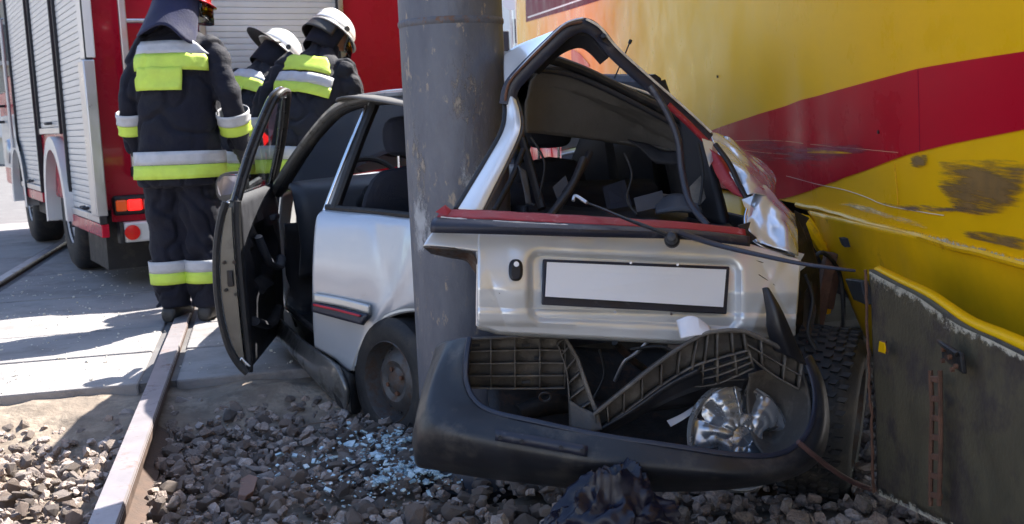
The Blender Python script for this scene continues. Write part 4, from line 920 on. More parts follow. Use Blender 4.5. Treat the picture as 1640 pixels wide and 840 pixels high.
# number plate in its recess
def pl(px, py, k=.012): return P(px, py, tgd(px, py) + .030 - k)
def plq(x0, y0, x1, y1, x2, y2, x3, y3, k): return [pl(x0, y0, k), pl(x1, y1, k), pl(x2, y2, k), pl(x3, y3, k)]
MB().prism(plq(869, 415, 1168, 427, 1163, 503, 867, 488, .020), (0, -.010, 0)).build('plate_holder', M['trim_navy'], tail, bevel=.004)
MB().prism(plq(876, 420, 1163, 432, 1158, 492, 873, 475, .032), (0, -.003, 0)).build('number_plate', M['plate_white'], tail, smooth=False)
for px, py in ((1010, 421), (1085, 424), (985, 500), (1075, 503)):
    MB().disc(pl(px, py, .032), (0, -1, 0), .004, .004, 8).build('plate_screw', M['chrome'], tail)
# lock
lk = []
for t in range(20):
    a = 2 * math.pi * t / 20; lk.append((826 + 11.5 * math.copysign(abs(math.cos(a)) ** .75, math.cos(a)), 432 + 17.5 * math.copysign(abs(math.sin(a)) ** .8, math.sin(a))))
MB().prism([P(x, y, tgd(x, y) + .004) for x, y in lk], (0, -.022, 0)).build('lock_bezel', M['black_plastic'], tail, bevel=.008)
MB().disc(P(827, 423, tgd(827, 423) - .018), (0, -1, 0), .0075, .006, 14).build('lock_cylinder', M['chrome'], tail)
# trims along the top edge
patch([PP([(706, 336, 3.12), (800, 341, 3.14), (950, 349, 3.2), (1100, 359, 3.26), (1192, 368, 3.31)]), PP([(700, 350, 3.085), (800, 355, 3.105), (950, 363, 3.16), (1100, 371, 3.23), (1194, 379, 3.28)])], 8, 4, lambda p, u, v: p + V((0, 0, .004 * n3(p, 20)))).build('red_sealant_strip', M['red_trim'], tail, solid=.012)
patch([PP([(696, 351, 3.075), (800, 356, 3.09), (950, 363, 3.15), (1100, 371, 3.21), (1200, 381, 3.26)]), PP([(690, 361, 3.05), (800, 365, 3.065), (950, 370, 3.12), (1100, 376, 3.185), (1200, 389, 3.24)]), PP([(690, 372, 3.05), (800, 374, 3.07), (950, 378, 3.125), (1100, 382, 3.19), (1200, 394, 3.24)])], 8, 4).build('window_trim', M['trim_navy'], tail, solid=.012)
cp = spline(PP([(706, 348, 3.072), (760, 353, 3.078), (830, 357, 3.09), (910, 361, 3.12)]), 8)
MB().tube(cp, [.0015 + .004 * abs(n3(p, 40)) for p in cp], 6).build('chipped_line', M['truck_white'], tail)
# wiper
wp = P(1076, 383, 3.12)
MB().lathe([(0, -.045), (.012, -.043), (.017, -.03), (.017, .0), (.022, .005), (.022, .03), (0, .03)], wp, (0.15, .9, -.25), 18).build('wiper_pivot', M['black_plastic'], tail)
bar([(1076, 380, 3.10), (1045, 367, 3.10), (1000, 350, 3.14), (960, 333, 3.2), (930, 322, 3.25)], [.012, .004], M['black_plastic'], 'wiper_arm', .6, parent=tail)
bar([(940, 325, 3.22), (922, 314, 3.26), (918, 322, 3.25)], .005, M['alu'], 'wiper_hook', parent=tail)
bar([(1086, 372, 3.12), (1140, 390, 3.10), (1200, 405, 3.05), (1280, 422, 2.98), (1345, 431, 2.93), (1370, 434, 2.92)], [.014, .020, .020, .018, .017, .015, .013, .006], M['trim_navy'], 'torn_spoiler_strip', .55, up=(0, -.3, 1), parent=tail)
# window frame of the tailgate: left post
lo = [(735, 336, 3.26), (758, 298, 3.32), (782, 258, 3.40), (806, 215, 3.48), (813, 185, 3.55), (812, 150, 3.60)]
li = [(772, 339, 3.24), (790, 302, 3.30), (812, 258, 3.38), (832, 212, 3.46), (832, 185, 3.53), (824, 158, 3.58)]
lm = [((a[0] + b[0]) / 2, (a[1] + b[1]) / 2, (a[2] + b[2]) / 2 - .018) for a, b in zip(lo, li)]
patch([PP(lo), PP(lm), PP(li)], 7, 5).build('left_post', M['silver'], tail, solid=.008)
bar([(a - 4, b, c + .015) for a, b, c in lo], .010, M['rubber'], 'post_seal', parent=tail)
bar([(a + 3, b, c + .012) for a, b, c in li], .006, M['rust_rim'], 'post_flange', parent=tail)
# torn top frame with the peak
top = [(813, 168, 3.58), (820, 138, 3.58), (848, 106, 3.57), (880, 74, 3.56), (908, 49, 3.56), (936, 41, 3.57), (958, 54, 3.58), (985, 86, 3.60), (1040, 136, 3.64), (1095, 184, 3.68), (1136, 222, 3.70)]
bar(top, [.028, .030, .030, .030, .032, .032, .030, .027, .022, .020, .020], M['trim_navy'], 'top_frame', .55, up=(0, -1, .3), parent=tail)
bar([(a - 4, b - 6, c - .022) for a, b, c in top[:6]], .0045, M['rust'], 'sealant_line', parent=tail)
bar([(a + 3, b - 10, c - .016) for a, b, c in top[5:]], .004, M['chip_white'], 'chipped_edge', parent=tail)
bar([(a - 2, b - 11, c - .012) for a, b, c in top[1:6]], .004, M['alu'], 'chipped_edge', parent=tail)
bar([(1070, 168, 3.65), (1100, 196, 3.66), (1132, 228, 3.68)], .010, M['red_trim'], 'red_flange', parent=tail)
patch([PP([(808, 88, 3.85), (830, 74, 3.84), (870, 58, 3.82), (915, 40, 3.75), (935, 37, 3.7)]), PP([(808, 120, 3.72), (830, 104, 3.70), (862, 80, 3.67), (900, 50, 3.63), (932, 40, 3.62)]), PP([(811, 150, 3.61), (832, 118, 3.60), (858, 90, 3.58), (896, 56, 3.57), (930, 42, 3.58)])], 7, 6).build('spoiler_skin', M['silver'], tail, solid=.008)
patch([PP([(845, 112, 3.60), (885, 76, 3.58), (925, 52, 3.58), (950, 62, 3.6), (975, 92, 3.62)]), PP([(862, 118, 3.64), (895, 88, 3.62), (925, 76, 3.62), (944, 84, 3.64), (962, 102, 3.66)])], 7, 4).build('frame_web', M['interior'], tail, solid=.01)
MB().disc(P(966, 60, 3.57), (0, -1, .4), .008, .012, 10).build('frame_stud', M['rubber'], tail)
# hanging cable
bar([(1042, 138, 3.60), (1068, 180, 3.58), (1086, 225, 3.56), (1092, 275, 3.54), (1105, 325, 3.50), (1134, 362, 3.44)], .011, M['trim_navy'], 'wiring_loom', parent=tail)
bar([(1086, 226, 3.57), (1096, 290, 3.56), (1118, 352, 3.5)], .004, M['rubber'], 'wiring_loom', parent=tail)

# ---- crumpled right rear corner
def crumple(p, u, v, k=1.0):
    a = abs(n3(p, 9)); b = abs(n3(p + V((3, 1, 7)), 20)); c = abs(n3(p * 1.0 + V((9, 4, 1)), 5))
    return p + V((-.2, -1, .25)) * k * (.050 * a + .014 * b + .03 * c)
fo = patch([PP([(1138, 216, 3.86), (1162, 222, 3.92), (1195, 244, 4.0), (1226, 266, 4.05)]),
            PP([(1150, 250, 3.70), (1178, 250, 3.74), (1212, 268, 3.82), (1242, 286, 3.9)]),
            PP([(1172, 285, 3.60), (1200, 285, 3.6), (1222, 296, 3.66), (1242, 312, 3.78)]),
            PP([(1190, 318, 3.56), (1212, 312, 3.55), (1240, 322, 3.6), (1262, 345, 3.72)])], 12, 12, crumple).build('crumpled_quarter', M['foil'], car, solid=.004, angle=70)
patch([PP([(1196, 330, 3.58), (1222, 298, 3.62), (1250, 326, 3.64), (1272, 348, 3.64)]), PP([(1196, 365, 3.44), (1225, 345, 3.48), (1252, 350, 3.46), (1276, 378, 3.50)]), PP([(1212, 388, 3.36), (1240, 398, 3.36), (1262, 405, 3.36), (1277, 412, 3.40)])], 10, 10, lambda p, u, v: crumple(p, u, v, .8)).build('crumpled_quarter', M['foil'], car, solid=.004, angle=70)
bar([(1196, 335, 3.44), (1193, 352, 3.42), (1198, 375, 3.39), (1215, 392, 3.37), (1240, 402, 3.37), (1272, 410, 3.38)], .005, M['chrome'], 'folded_edge', parent=fo)
patch([PP([(1132, 235, 3.66), (1146, 246, 3.64), (1160, 258, 3.64)]), PP([(1150, 285, 3.62), (1166, 285, 3.60), (1180, 288, 3.60)]), PP([(1178, 312, 3.58), (1190, 318, 3.56), (1198, 322, 3.56)])], 6, 6, lambda p, u, v: crumple(p, u, v, .3)).build('red_inner_flange', M['red_trim'], car, solid=.010)
bar([(1146, 232, 3.62), (1168, 262, 3.58), (1182, 292, 3.55), (1198, 322, 3.52)], .014, M['interior'], 'dark_seal', .6)
patch([PP([(1195, 300, 3.75), (1260, 340, 3.8), (1290, 360, 3.8)]), PP([(1200, 400, 3.7), (1275, 420, 3.7), (1310, 440, 3.8)]), PP([(1240, 560, 3.7), (1280, 570, 3.7), (1310, 580, 3.8)])], 6, 6, lambda p, u, v: crumple(p, u, v, .8)).build('inner_wheel_house', M['dark_metal'], car, solid=.006)

# torn slivers of sheet metal and trim round the opening
for pts, m in (([(1124, 222, 3.66), (1142, 228, 3.66), (1150, 244, 3.66), (1136, 268, 3.60)], 'foil'), ([(1188, 320, 3.50), (1206, 314, 3.50), (1202, 330, 3.49), (1212, 338, 3.49), (1200, 352, 3.46)], 'foil'),
               ([(1260, 400, 3.38), (1288, 408, 3.40), (1282, 418, 3.40), (1290, 428, 3.40), (1274, 440, 3.40)], 'silver'), ([(1272, 338, 3.60), (1296, 350, 3.62), (1286, 366, 3.62), (1292, 384, 3.62), (1280, 398, 3.60)], 'dark_metal'),
               ([(808, 146, 3.60), (824, 126, 3.58), (829, 142, 3.58), (820, 152, 3.58), (824, 172, 3.58)], 'trim_navy'), ([(697, 340, 3.08), (712, 329, 3.09), (722, 338, 3.09), (716, 346, 3.08)], 'red_trim'),
               ([(1182, 362, 3.30), (1202, 356, 3.32), (1198, 370, 3.30), (1212, 382, 3.30), (1196, 392, 3.28)], 'dark_metal'), ([(952, 58, 3.56), (966, 52, 3.57), (972, 64, 3.58), (980, 76, 3.58), (968, 74, 3.58)], 'trim_navy'),
               ([(885, 300, 3.72), (905, 282, 3.75), (912, 300, 3.74), (899, 338, 3.70)], 'dash'), ([(965, 300, 3.9), (1000, 288, 3.95), (1012, 330, 3.88), (972, 336, 3.86)], 'seat'), ([(1015, 318, 3.8), (1060, 306, 3.85), (1068, 330, 3.8), (1020, 340, 3.75)], 'dash'),
               ([(1104, 300, 3.78), (1122, 282, 3.8), (1130, 318, 3.76), (1112, 340, 3.74)], 'grey_plastic'), ([(1288, 470, 3.5), (1300, 452, 3.52), (1308, 500, 3.5), (1298, 540, 3.48), (1286, 520, 3.48)], 'dark_metal')):
    MB().prism(PP(pts), (.002, .006, .001)).build('torn_sliver', M[m], car, smooth=False)
for pts, r_ in (([(1000, 246, 3.9), (1012, 280, 3.85), (1004, 318, 3.8), (1020, 345, 3.7)], .004), ([(1118, 230, 3.8), (1126, 280, 3.76), (1120, 330, 3.7)], .005), ([(850, 220, 3.85), (872, 262, 3.82), (862, 320, 3.78)], .004), ([(1290, 440, 3.5), (1302, 480, 3.5), (1294, 530, 3.48), (1306, 560, 3.46)], .006), ([(1010, 560, 3.4), (1060, 556, 3.38), (1085, 570, 3.36)], .005)):
    bar(pts, r_, M['rubber'], 'loose_wire')
# ---- left rear wheel (dirty steel rim), right rear wheel torn outwards
def car_wheel(c, ax, name, rim_m, tread=False, R0=.272):
    ax = V(ax).normalized(); c = V(c)
    e1 = (V((0, 0, 1)) - ax * ax.z).normalized()
    prof = [(.165, .10), (.172, .115), (.185, .118), (.225, .122), (.252, .112), (.266, .092), (R0, .07), (R0 + .002, 0), (R0, -.07), (.266, -.092), (.252, -.112), (.225, -.118), (.172, -.112), (.165, -.10)]
    t = MB().lathe(prof, c, ax, 56, e1).build(name, M['tyre'], car)
    rim = MB().lathe([(.174, .112), (.168, .118), (.162, .10), (.155, .06), (.150, .045), (.135, .05), (.115, .075), (.085, .085), (.06, .075), (.045, .08), (.03, .09), (0, .09)], c, ax, 48, e1).build('rim', rim_m, t)
    e2 = ax.cross(e1)
    for k in range(12):
        a = 2 * math.pi * k / 12; MB().disc(c + (e1 * math.cos(a) + e2 * math.sin(a)) * .128 + ax * .052, ax, .013, .006, 10).build('rim_slot', M['interior'], rim)
    for k in range(4):
        a = 2 * math.pi * k / 4 + .4; MB().disc(c + (e1 * math.cos(a) + e2 * math.sin(a)) * .052 + ax * .076, ax, .010, .012, 6).build('wheel_bolt', M['rust'], rim)
    if tread:
        bl = MB()
        for k in range(44):
            a = 2 * math.pi * k / 44
            for s in (-1, 1):
                for j, (h, da, ln) in enumerate(((.078, .035, .030), (.046, .0, .026), (.017, -.035, .022))):
                    aa = a + da + (.07 if s > 0 else 0)
                    er = e1 * math.cos(aa) + e2 * math.sin(aa); et = -e1 * math.sin(aa) + e2 * math.cos(aa)
                    rot = Matrix((ax, (et + ax * (-s * .55)).normalized(), er)).transposed()
                    bl.box(c + er * (R0 + .002 - (.004 if j == 0 else 0)) + ax * (s * h), (ln * .9, .017, .016), rot)
        bl.build('tread_blocks', M['tyre'], t, smooth=False)
    return t
car_wheel(P(658, 607, 4.60), (-.76, -.65, .06), 'rear_wheel', M['rust_rim'], False, .262)
car_wheel(P(1316, 664, 3.62), (.88, -.36, -.10), 'rear_wheel', M['rust_rim'], True, .285)
car_wheel(C(1.64, .34, .27), tuple(-CV), 'front_wheel', M['rust_rim']); car_wheel(C(1.64, 1.52, .27), tuple(CV), 'front_wheel', M['rust_rim'])
# rear axle and exhaust bits under the tail
bar([(700, 640, 4.4), (900, 655, 4.1), (1300, 670, 3.8)], .03, M['dark_metal'], 'rear_axle')
bar([(830, 665, 3.7), (880, 650, 3.75), (930, 655, 3.8), (980, 662, 3.8)], .04, M['dark_metal'], 'exhaust_silencer')
MB().tube([P(873, 636, 3.55) + V((.018 * math.cos(t), 0, .014 * math.sin(t))) for t in [2 * math.pi * k / 20 for k in range(21)]], .004, 6, cap=False).build('tow_eye', M['rust_rim'], car)
bar([(985, 548, 3.4), (1010, 575, 3.45), (1040, 600, 3.5), (1055, 640, 3.5)], .012, M['dark_metal'], 'bent_bracket')
bar([(1040, 545, 3.4), (1020, 565, 3.42), (1000, 580, 3.44), (985, 610, 3.5)], .006, M['alu'], 'bent_bracket')
bar([(960, 560, 3.42), (968, 600, 3.42), (950, 640, 3.42)], .004, M['rubber'], 'wiring_loom')

# ---- open driver's door
M['frame_dark'] = mat('frame_dark', (.05, .05, .055), .25, .3, .1, 8, 0, 40, .6)
M['door_end'] = mat('door_end_paint', (.10, .096, .085), .35, .4, .15, 6, 0, 60, .3, (.07, .06, .05), .38, 9)
DO = C(1.14, -.02, 0); DX = V((.047, -.999, 0)).normalized(); DN = V((.999, .047, 0)).normalized(); DL = 1.06
def D(x, n, z): return DO + DX * x + DN * n + V((0, 0, z))
outer = [(.80, .0), (.72, -.030), (.60, -.055), (.45, -.066), (.30, -.060), (.17, -.035), (.09, .003), (.05, .037)]
innr = [(.05, .04), (.09, .042), (.20, .036), (.45, .03), (.70, .03), (.80, .035)]
skin = []
for x, ins in ((0.02, .0), (.35, 0), (.7, 0), (.95, 0), (1.03, .004), (DL, .02)):
    skin.append([D(x, n + ins, z + (.03 * sstep(.9, DL, x) if z < .1 else 0)) for z, n in spline([V((z, n)) for z, n in outer], 4)])
door = MB().grid(skin).build('door', M['silver'], car, solid=.006)
# end face with latch
prof = [V((z, n)) for z, n in outer + innr]
ef = spline(prof, 3)
MB().add([D(DL - .012, n * .80 - .002, z * .93 + .03) for z, n in ef], [tuple(range(len(ef)))]).build('end_face', M['door_end'], door, smooth=False, solid=.01)
MB().box(D(DL + .002, .0, .47), (.026, .006, .07)).build('latch', M['dark_metal'], door, bevel=.003)
MB().box(D(DL + .005, .005, .49), (.012, .006, .03)).build('latch_slot', M['interior'], door)
for n, z in ((-.02, .54), (.022, .54), (-.022, .42), (.02, .40)): MB().disc(D(DL, n, z), DX, .008, .006, 8).build('screw', M['dark_metal'], door)
sl = spline([D(DL - .03, n * 1.02 + (.0), z) for z, n in [(.80, .05), (.70, .042), (.45, .04), (.20, .045), (.09, .048), (.05, .045)]], 5)
MB().tube(sl, .016, 8).build('door_seal', M['rubber'], door)
sl = spline([D(DL - .005, n + .006, z) for z, n in outer], 5)
MB().tube(sl, .017, 8).build('edge_seal', M['rubber'], door)
# inner trim
tr = []
for x in [i * (DL - .05) / 20 for i in range(21)]:
    row = []
    for k in range(17):
        z = .06 + .76 * k / 16; n = .044 + .010 * sstep(.1, .3, z) - .01 * sstep(.76, .82, z)
        e = ((x - .55) / .33) ** 2 + ((z - .50) / .15) ** 2
        n -= .045 * sstep(1.15, .75, e); n += .02 * math.exp(-((e - 1.2) / .25) ** 2)
        row.append(D(x + .01, n, z))
    tr.append(row)
MB().grid(tr).build('door_trim', M['interior'], door, solid=.01)
MB().tube(spline([D(.80, .085, .62), D(.72, .11, .50), D(.5, .12, .44), D(.3, .105, .46)], 6), .024, 8, .7).build('armrest', M['dash'], door)
MB().box(D(.25, .075, .66), (.035, .11, .03)).build('inner_handle', M['dash'], door, bevel=.008)
MB().tube(spline([D(.95, .065, .26), D(.6, .075, .18), D(.25, .065, .20)], 5), .03, 8, .7).build('door_pocket', M['interior'], door)
# window frame, leaning inwards
wf = [D(DL - .06, .03, .80), D(DL - .09, .10, 1.0), D(DL - .13, .19, 1.20), D(DL - .17, .225, 1.255), D(DL - .30, .235, 1.265), D(.60, .215, 1.235), D(.30, .13, 1.02), D(.05, .03, .80)]
MB().tube(spline(wf, 5), .020, 10, .8).build('window_frame', M['frame_dark'], door)
MB().tube([p + DN * .02 for p in spline(wf, 5)], .013, 8).build('frame_seal', M['rubber'], door)
MB().add([D(DL - .07, .03, .80), D(DL - .14, .19, 1.20), D(DL - .19, .225, 1.25), D(.60, .212, 1.225), D(.30, .13, 1.02), D(.06, .03, .80)], [(0, 1, 2, 3, 4, 5)]).build('window_glass', M['glass'], door, smooth=False)
# mirror
mc = P(371, 299, 5.45); rings = []
for y, k in ((-.0, 1.0), (.03, 1.02), (.07, .85), (.10, .5)):
    rings.append([mc + V((.078 * k * math.copysign(abs(math.cos(t)) ** .65, math.cos(t)), y, .070 * k * math.copysign(abs(math.sin(t)) ** .75, math.sin(t)) + .01 * math.cos(t))) for t in [2 * math.pi * j / 24 for j in range(24)]])
mi = MB().rings(rings).build('wing_mirror', M['black_plastic'], door)
MB().add([mc + V((.066 * math.copysign(abs(math.cos(t)) ** .65, math.cos(t)), -.010 - .022 * math.sin(t), .058 * math.copysign(abs(math.sin(t)) ** .75, math.sin(t)) + .01 * math.cos(t))) for t in [2 * math.pi * j / 24 for j in range(24)]], [tuple(range(24))]).build('mirror_glass', M['mirror'], mi, smooth=False, solid=.004)
MB().tube([mc + V((.05, .03, -.02)), D(.12, -.01, .84)], .02, 8).build('mirror_stalk', M['black_plastic'], mi)
# ================================================================ BUMPER (hanging off the car)
# outer skin: left end rises at the mast, long lower sweep, right end curls up
bt = [(752, 541, 3.16), (747, 575, 3.13), (747, 610, 3.11), (760, 640, 3.08), (790, 660, 3.04), (860, 676, 2.98), (960, 697, 2.94), (1080, 715, 2.92), (1180, 729, 2.92), (1245, 728, 2.95), (1285, 705, 3.00), (1303, 665, 3.06), (1304, 620, 3.10), (1290, 575, 3.14)]
bm_ = [(718, 546, 3.24), (702, 585, 3.18), (690, 625, 3.12), (690, 660, 3.06), (720, 690, 3.00), (830, 720, 2.94), (950, 742, 2.90), (1080, 755, 2.88), (1190, 762, 2.88), (1265, 752, 2.93), (1306, 722, 3.0), (1320, 672, 3.07), (1315, 615, 3.12), (1296, 570, 3.16)]
bl_ = [(700, 556, 3.34), (684, 610, 3.26), (670, 660, 3.18), (664, 700, 3.12), (690, 728, 3.06), (810, 750, 3.0), (940, 768, 2.97), (1080, 778, 2.96), (1190, 776, 2.97), (1270, 762, 3.02), (1312, 732, 3.08), (1326, 680, 3.15), (1320, 620, 3.2), (1300, 572, 3.22)]
bb_ = [(700, 558, 3.42), (690, 620, 3.36), (676, 680, 3.3), (666, 740, 3.22), (700, 752, 3.16), (810, 768, 3.12), (940, 782, 3.1), (1080, 786, 3.1), (1190, 780, 3.12), (1270, 764, 3.15), (1312, 735, 3.2), (1326, 690, 3.26), (1320, 630, 3.3), (1302, 575, 3.3)]
bump = patch([PP(bt), PP(bm_), PP(bl_), PP(bb_)], 7, 6, lambda p, u, v: p + V((0, .012, 0)) * fbm(p, 3, 2) + V((-.01, -.012, 0)) * math.sin(min(1, u * 1.4) * 18.85) * .35 * sstep(.33, .10, v) * sstep(0, .08, v)).build('bumper_cover', M['bumper_black'], car, solid=.007)
MB().tube(spline(PP([(a, b, c - .004) for a, b, c in bt]), 6), .008, 8, .8).build('rolled_edge', M['trim_navy'], bump)
# inner face of the right end, dusty
patch([PP([(1200, 600, 3.20), (1240, 590, 3.24), (1285, 590, 3.2)]), PP([(1196, 650, 3.22), (1240, 650, 3.30), (1298, 650, 3.16)]), PP([(1205, 700, 3.16), (1240, 705, 3.22), (1288, 700, 3.06)]), PP([(1222, 728, 3.02), (1245, 728, 3.04), (1262, 724, 3.0)])], 7, 6, lambda p, u, v: p + V((0, .01, 0)) * fbm(p, 8)).build('inner_lining', M['grey_plastic'], bump, solid=.006)
# fixing strip with screws
st = patch([PP([(793, 688, 2.935), (860, 699, 2.92), (942, 715, 2.90)]), PP([(793, 706, 2.925), (860, 717, 2.91), (940, 732, 2.89)])], 6, 2).build('fixing_strip', M['trim_navy'], bump, solid=.010)
for px, py in ((801, 701), (835, 707), (898, 717), (932, 722)):
    MB().disc(P(px, py, lerp(2.915, 2.88, (px - 793) / 150)), (0, -1, .2), .006, .006, 10).build('strip_screw', M['interior'], st)

def egg_crate(top, bot, nx, nz, depth, m, parent, thick=.004, back=True, name='rib'):
    """ribbed inner side of the bumper: back plate plus upright and level webs; top/bot are polylines of (px, py, d)"""
    T = spline(PP(top), 8); B = spline(PP(bot), 8); n = len(T)
    nrm = V((0, -1, .15)).normalized()
    if back: MB().grid([[T[i].lerp(B[i], k / 4) - nrm * depth for i in range(n)] for k in range(5)]).build('rib_plate', m, parent, solid=thick)
    for k in range(nz + 1):
        row = [T[i].lerp(B[i], k / nz) for i in range(n)]
        MB().grid([row, [p - nrm * depth for p in row]]).build(name, m, parent, solid=thick)
    for j in range(nx + 1):
        i = round(j * (n - 1) / nx); a, b = T[i], B[i]
        if (a - b).length < .012: continue
        MB().grid([[a, b], [a - nrm * depth, b - nrm * depth]]).build(name, m, parent, solid=thick)
left = MB().tube(PP([(752, 543, 3.20), (820, 541, 3.21), (905, 540, 3.22)]), .005, 6).build('left_lattice', M['grey_plastic'], bump)
egg_crate([(750, 544, 3.18), (800, 542, 3.19), (850, 540, 3.20), (905, 542, 3.20)], [(748, 622, 3.20), (800, 623, 3.21), (850, 623, 3.22), (905, 622, 3.22)], 4, 4, .055, M['grey_plastic'], left)
for px, py in ((762, 553), (842, 553), (842, 612), (862, 574)):
    MB().box(P(px, py, 3.235), (.024, .004, .009)).build('slot', M['interior'], left)
# folded part going down, then the long arm rising to the right
fold = MB().tube(PP([(905, 541, 3.19), (925, 575, 3.18), (940, 620, 3.15), (956, 664, 3.12)]), .006, 6).build('folded_lattice', M['grey_plastic'], bump)
egg_crate([(905, 541, 3.19), (924, 572, 3.18), (940, 618, 3.15), (958, 660, 3.12)], [(893, 552, 3.20), (907, 592, 3.20), (912, 640, 3.18), (914, 686, 3.15)], 6, 1, .05, M['grey_plastic'], fold)
patch([PP([(912, 640, 3.16), (935, 655, 3.13), (958, 662, 3.11)]), PP([(914, 684, 3.13), (940, 690, 3.10), (965, 688, 3.09)])], 5, 5, lambda p, u, v: p + V((0, -.03, 0)) * abs(n3(p, 22))).build('crushed_corner', M['grey_plastic'], bump, solid=.006)
arm = MB().tube(spline(PP([(952, 664, 3.08), (1000, 625, 3.07), (1060, 578, 3.06), (1118, 540, 3.06), (1150, 531, 3.06), (1192, 531, 3.07), (1240, 552, 3.09), (1284, 578, 3.12)]), 6), .006, 8).build('right_lattice', M['grey_plastic'], bump)
egg_crate([(952, 664, 3.09), (1000, 625, 3.08), (1060, 578, 3.07), (1118, 542, 3.06), (1150, 533, 3.06), (1192, 533, 3.07)], [(958, 690, 3.10), (1000, 662, 3.09), (1060, 618, 3.08), (1110, 588, 3.07), (1150, 575, 3.07), (1196, 562, 3.08)], 10, 1, .05, M['grey_plastic'], arm)
egg_crate([(1110, 588, 3.075), (1150, 575, 3.07), (1200, 562, 3.08)], [(1108, 620, 3.12), (1150, 615, 3.12), (1208, 590, 3.12)], 4, 3, .06, M['grey_plastic'], arm, back=False)
egg_crate([(1192, 533, 3.07), (1240, 554, 3.09), (1286, 580, 3.12)], [(1200, 570, 3.09), (1238, 600, 3.12), (1280, 624, 3.14)], 3, 2, .05, M['grey_plastic'], arm)
patch([PP([(960, 688, 3.09), (1010, 658, 3.08), (1070, 616, 3.07), (1120, 590, 3.07)]), PP([(962, 700, 3.14), (1015, 672, 3.14), (1075, 640, 3.14), (1130, 620, 3.14)])], 6, 3).build('arm_underside', M['black_plastic'], arm, solid=.006)
patch([PP([(1040, 640, 3.2), (1120, 615, 3.22), (1200, 605, 3.2)]), PP([(1040, 660, 3.24), (1130, 645, 3.26), (1190, 630, 3.24)])], 6, 4, lambda p, u, v: p + V((0, -.02, .01)) * fbm(p, 10)).build('crushed_plastic', M['black_plastic'], arm, solid=.006)
# torn plastic tongue at the right
patch([PP([(1222, 462, 3.13), (1228, 461, 3.12), (1232, 466, 3.12)]), PP([(1228, 498, 3.11), (1240, 494, 3.09), (1252, 500, 3.10)]), PP([(1230, 530, 3.11), (1250, 534, 3.08), (1270, 540, 3.10)]), PP([(1240, 560, 3.11), (1265, 572, 3.09), (1290, 585, 3.12)])], 6, 6).build('torn_tongue', M['black_plastic'], bump, solid=.008)
# ---- loose wheel trim lying in the bumper
wc = P(1182, 700, 3.20); ax = V((.25, -.93, .28)).normalized()
ht = thing('wheel_trim', 'loose silver spoked wheel trim lying in the torn bumper', 'hubcap', tuple(wc))
e1 = (V((0, 0, 1)) - ax * ax.z).normalized(); e2 = ax.cross(e1)
MB().lathe([(.150, -.02), (.160, .0), (.154, .012), (.146, .012)], wc, ax, 48, e1).build('outer_ring', M['alloy'], ht, solid=.003)
MB().lathe([(.0, .028), (.035, .027), (.05, .020), (.055, .008)], wc, ax, 32, e1).build('centre_cap', M['alloy'], ht, solid=.003)
g = []
for i in range(25):
    r = lerp(.03, .150, i / 24); row = []
    for j in range(145):
        a = 2 * math.pi * j / 144; w5 = math.cos(5 * a + 2.2)
        slot = sstep(.15, .75, w5) * sstep(.062, .088, r) * sstep(.142, .128, r)
        row.append(wc + (e1 * math.cos(a) + e2 * math.sin(a)) * r + ax * (.030 - .9 * r * r - .045 * slot + .006 * sstep(.1, -.6, w5) * sstep(.05, .09, r) + .010 * abs(n3(V((r * 30, a * 2, 1)))) - .05 * sstep(.0, .14, r * math.cos(a - 2.0)) * .5))
    g.append(row)
face = MB().grid(g).build('spoked_face', M['alloy'], ht, solid=.003, angle=60)
MB().lathe([(.0, -.03), (.145, -.03)], wc, ax, 32, e1).build('back_disc', M['interior'], ht)
# ---- paper scraps
def scrap(pts, label):
    tag(patch([PP(r) for r in pts], 4, 4, lambda p, u, v: p + V((0, -.01, .004)) * fbm(p, 14)).build('paper_scrap', M['paper'], None, solid=.0012, angle=25), label, 'paper')
scrap([[(1083, 514, 3.10), (1110, 507, 3.08), (1138, 524, 3.09)], [(1087, 530, 3.08), (1112, 526, 3.06), (1140, 532, 3.07)], [(1090, 543, 3.06), (1112, 538, 3.05), (1142, 534, 3.06)]], 'white scrap of paper tucked between number plate and torn bumper')
scrap([[(1068, 674, 3.2), (1090, 664, 3.22), (1112, 650, 3.25)], [(1074, 684, 3.18), (1092, 674, 3.2), (1110, 662, 3.22)]], 'grey-white paper scrap lying in the dark inside the bumper')
# ---- black bag
bc = P(975, 800, 2.80); bc.z = -.03; bv = MB(); rows = []
NB = 60
for i in range(NB + 1):
    th = math.pi * i / NB; row = []
    for k in range(96):
        ph = 2 * math.pi * k / 96; d = V((math.sin(th) * math.cos(ph), math.sin(th) * math.sin(ph), math.cos(th)))
        w_ = d + V((n3(d, 2), n3(d + V((4, 0, 0)), 2), n3(d + V((0, 7, 0)), 2))) * .35
        r = 1 + .42 * (.35 - abs(n3(w_ + V((5, 2, 1)), 1.5))) + .22 * (.3 - abs(n3(w_ + V((1, 9, 4)), 3.4))) + .05 * (.3 - abs(n3(w_, 7)))
        zz = d.z * .165 * r + .06
        row.append(bc + V((d.x * .165 * r * (1 - .25 * d.z) + .03 * d.z, d.y * .10 * r, max(zz, -.13) + .03 * sstep(.0, .9, d.z) * n3(d, 3))))
    rows.append(row)
bv.rings(rows, True, False)
tag(bv.build('plastic_bag', M['bag'], angle=55), 'crumpled black plastic bag on the ballast in front of the bumper', 'bag')
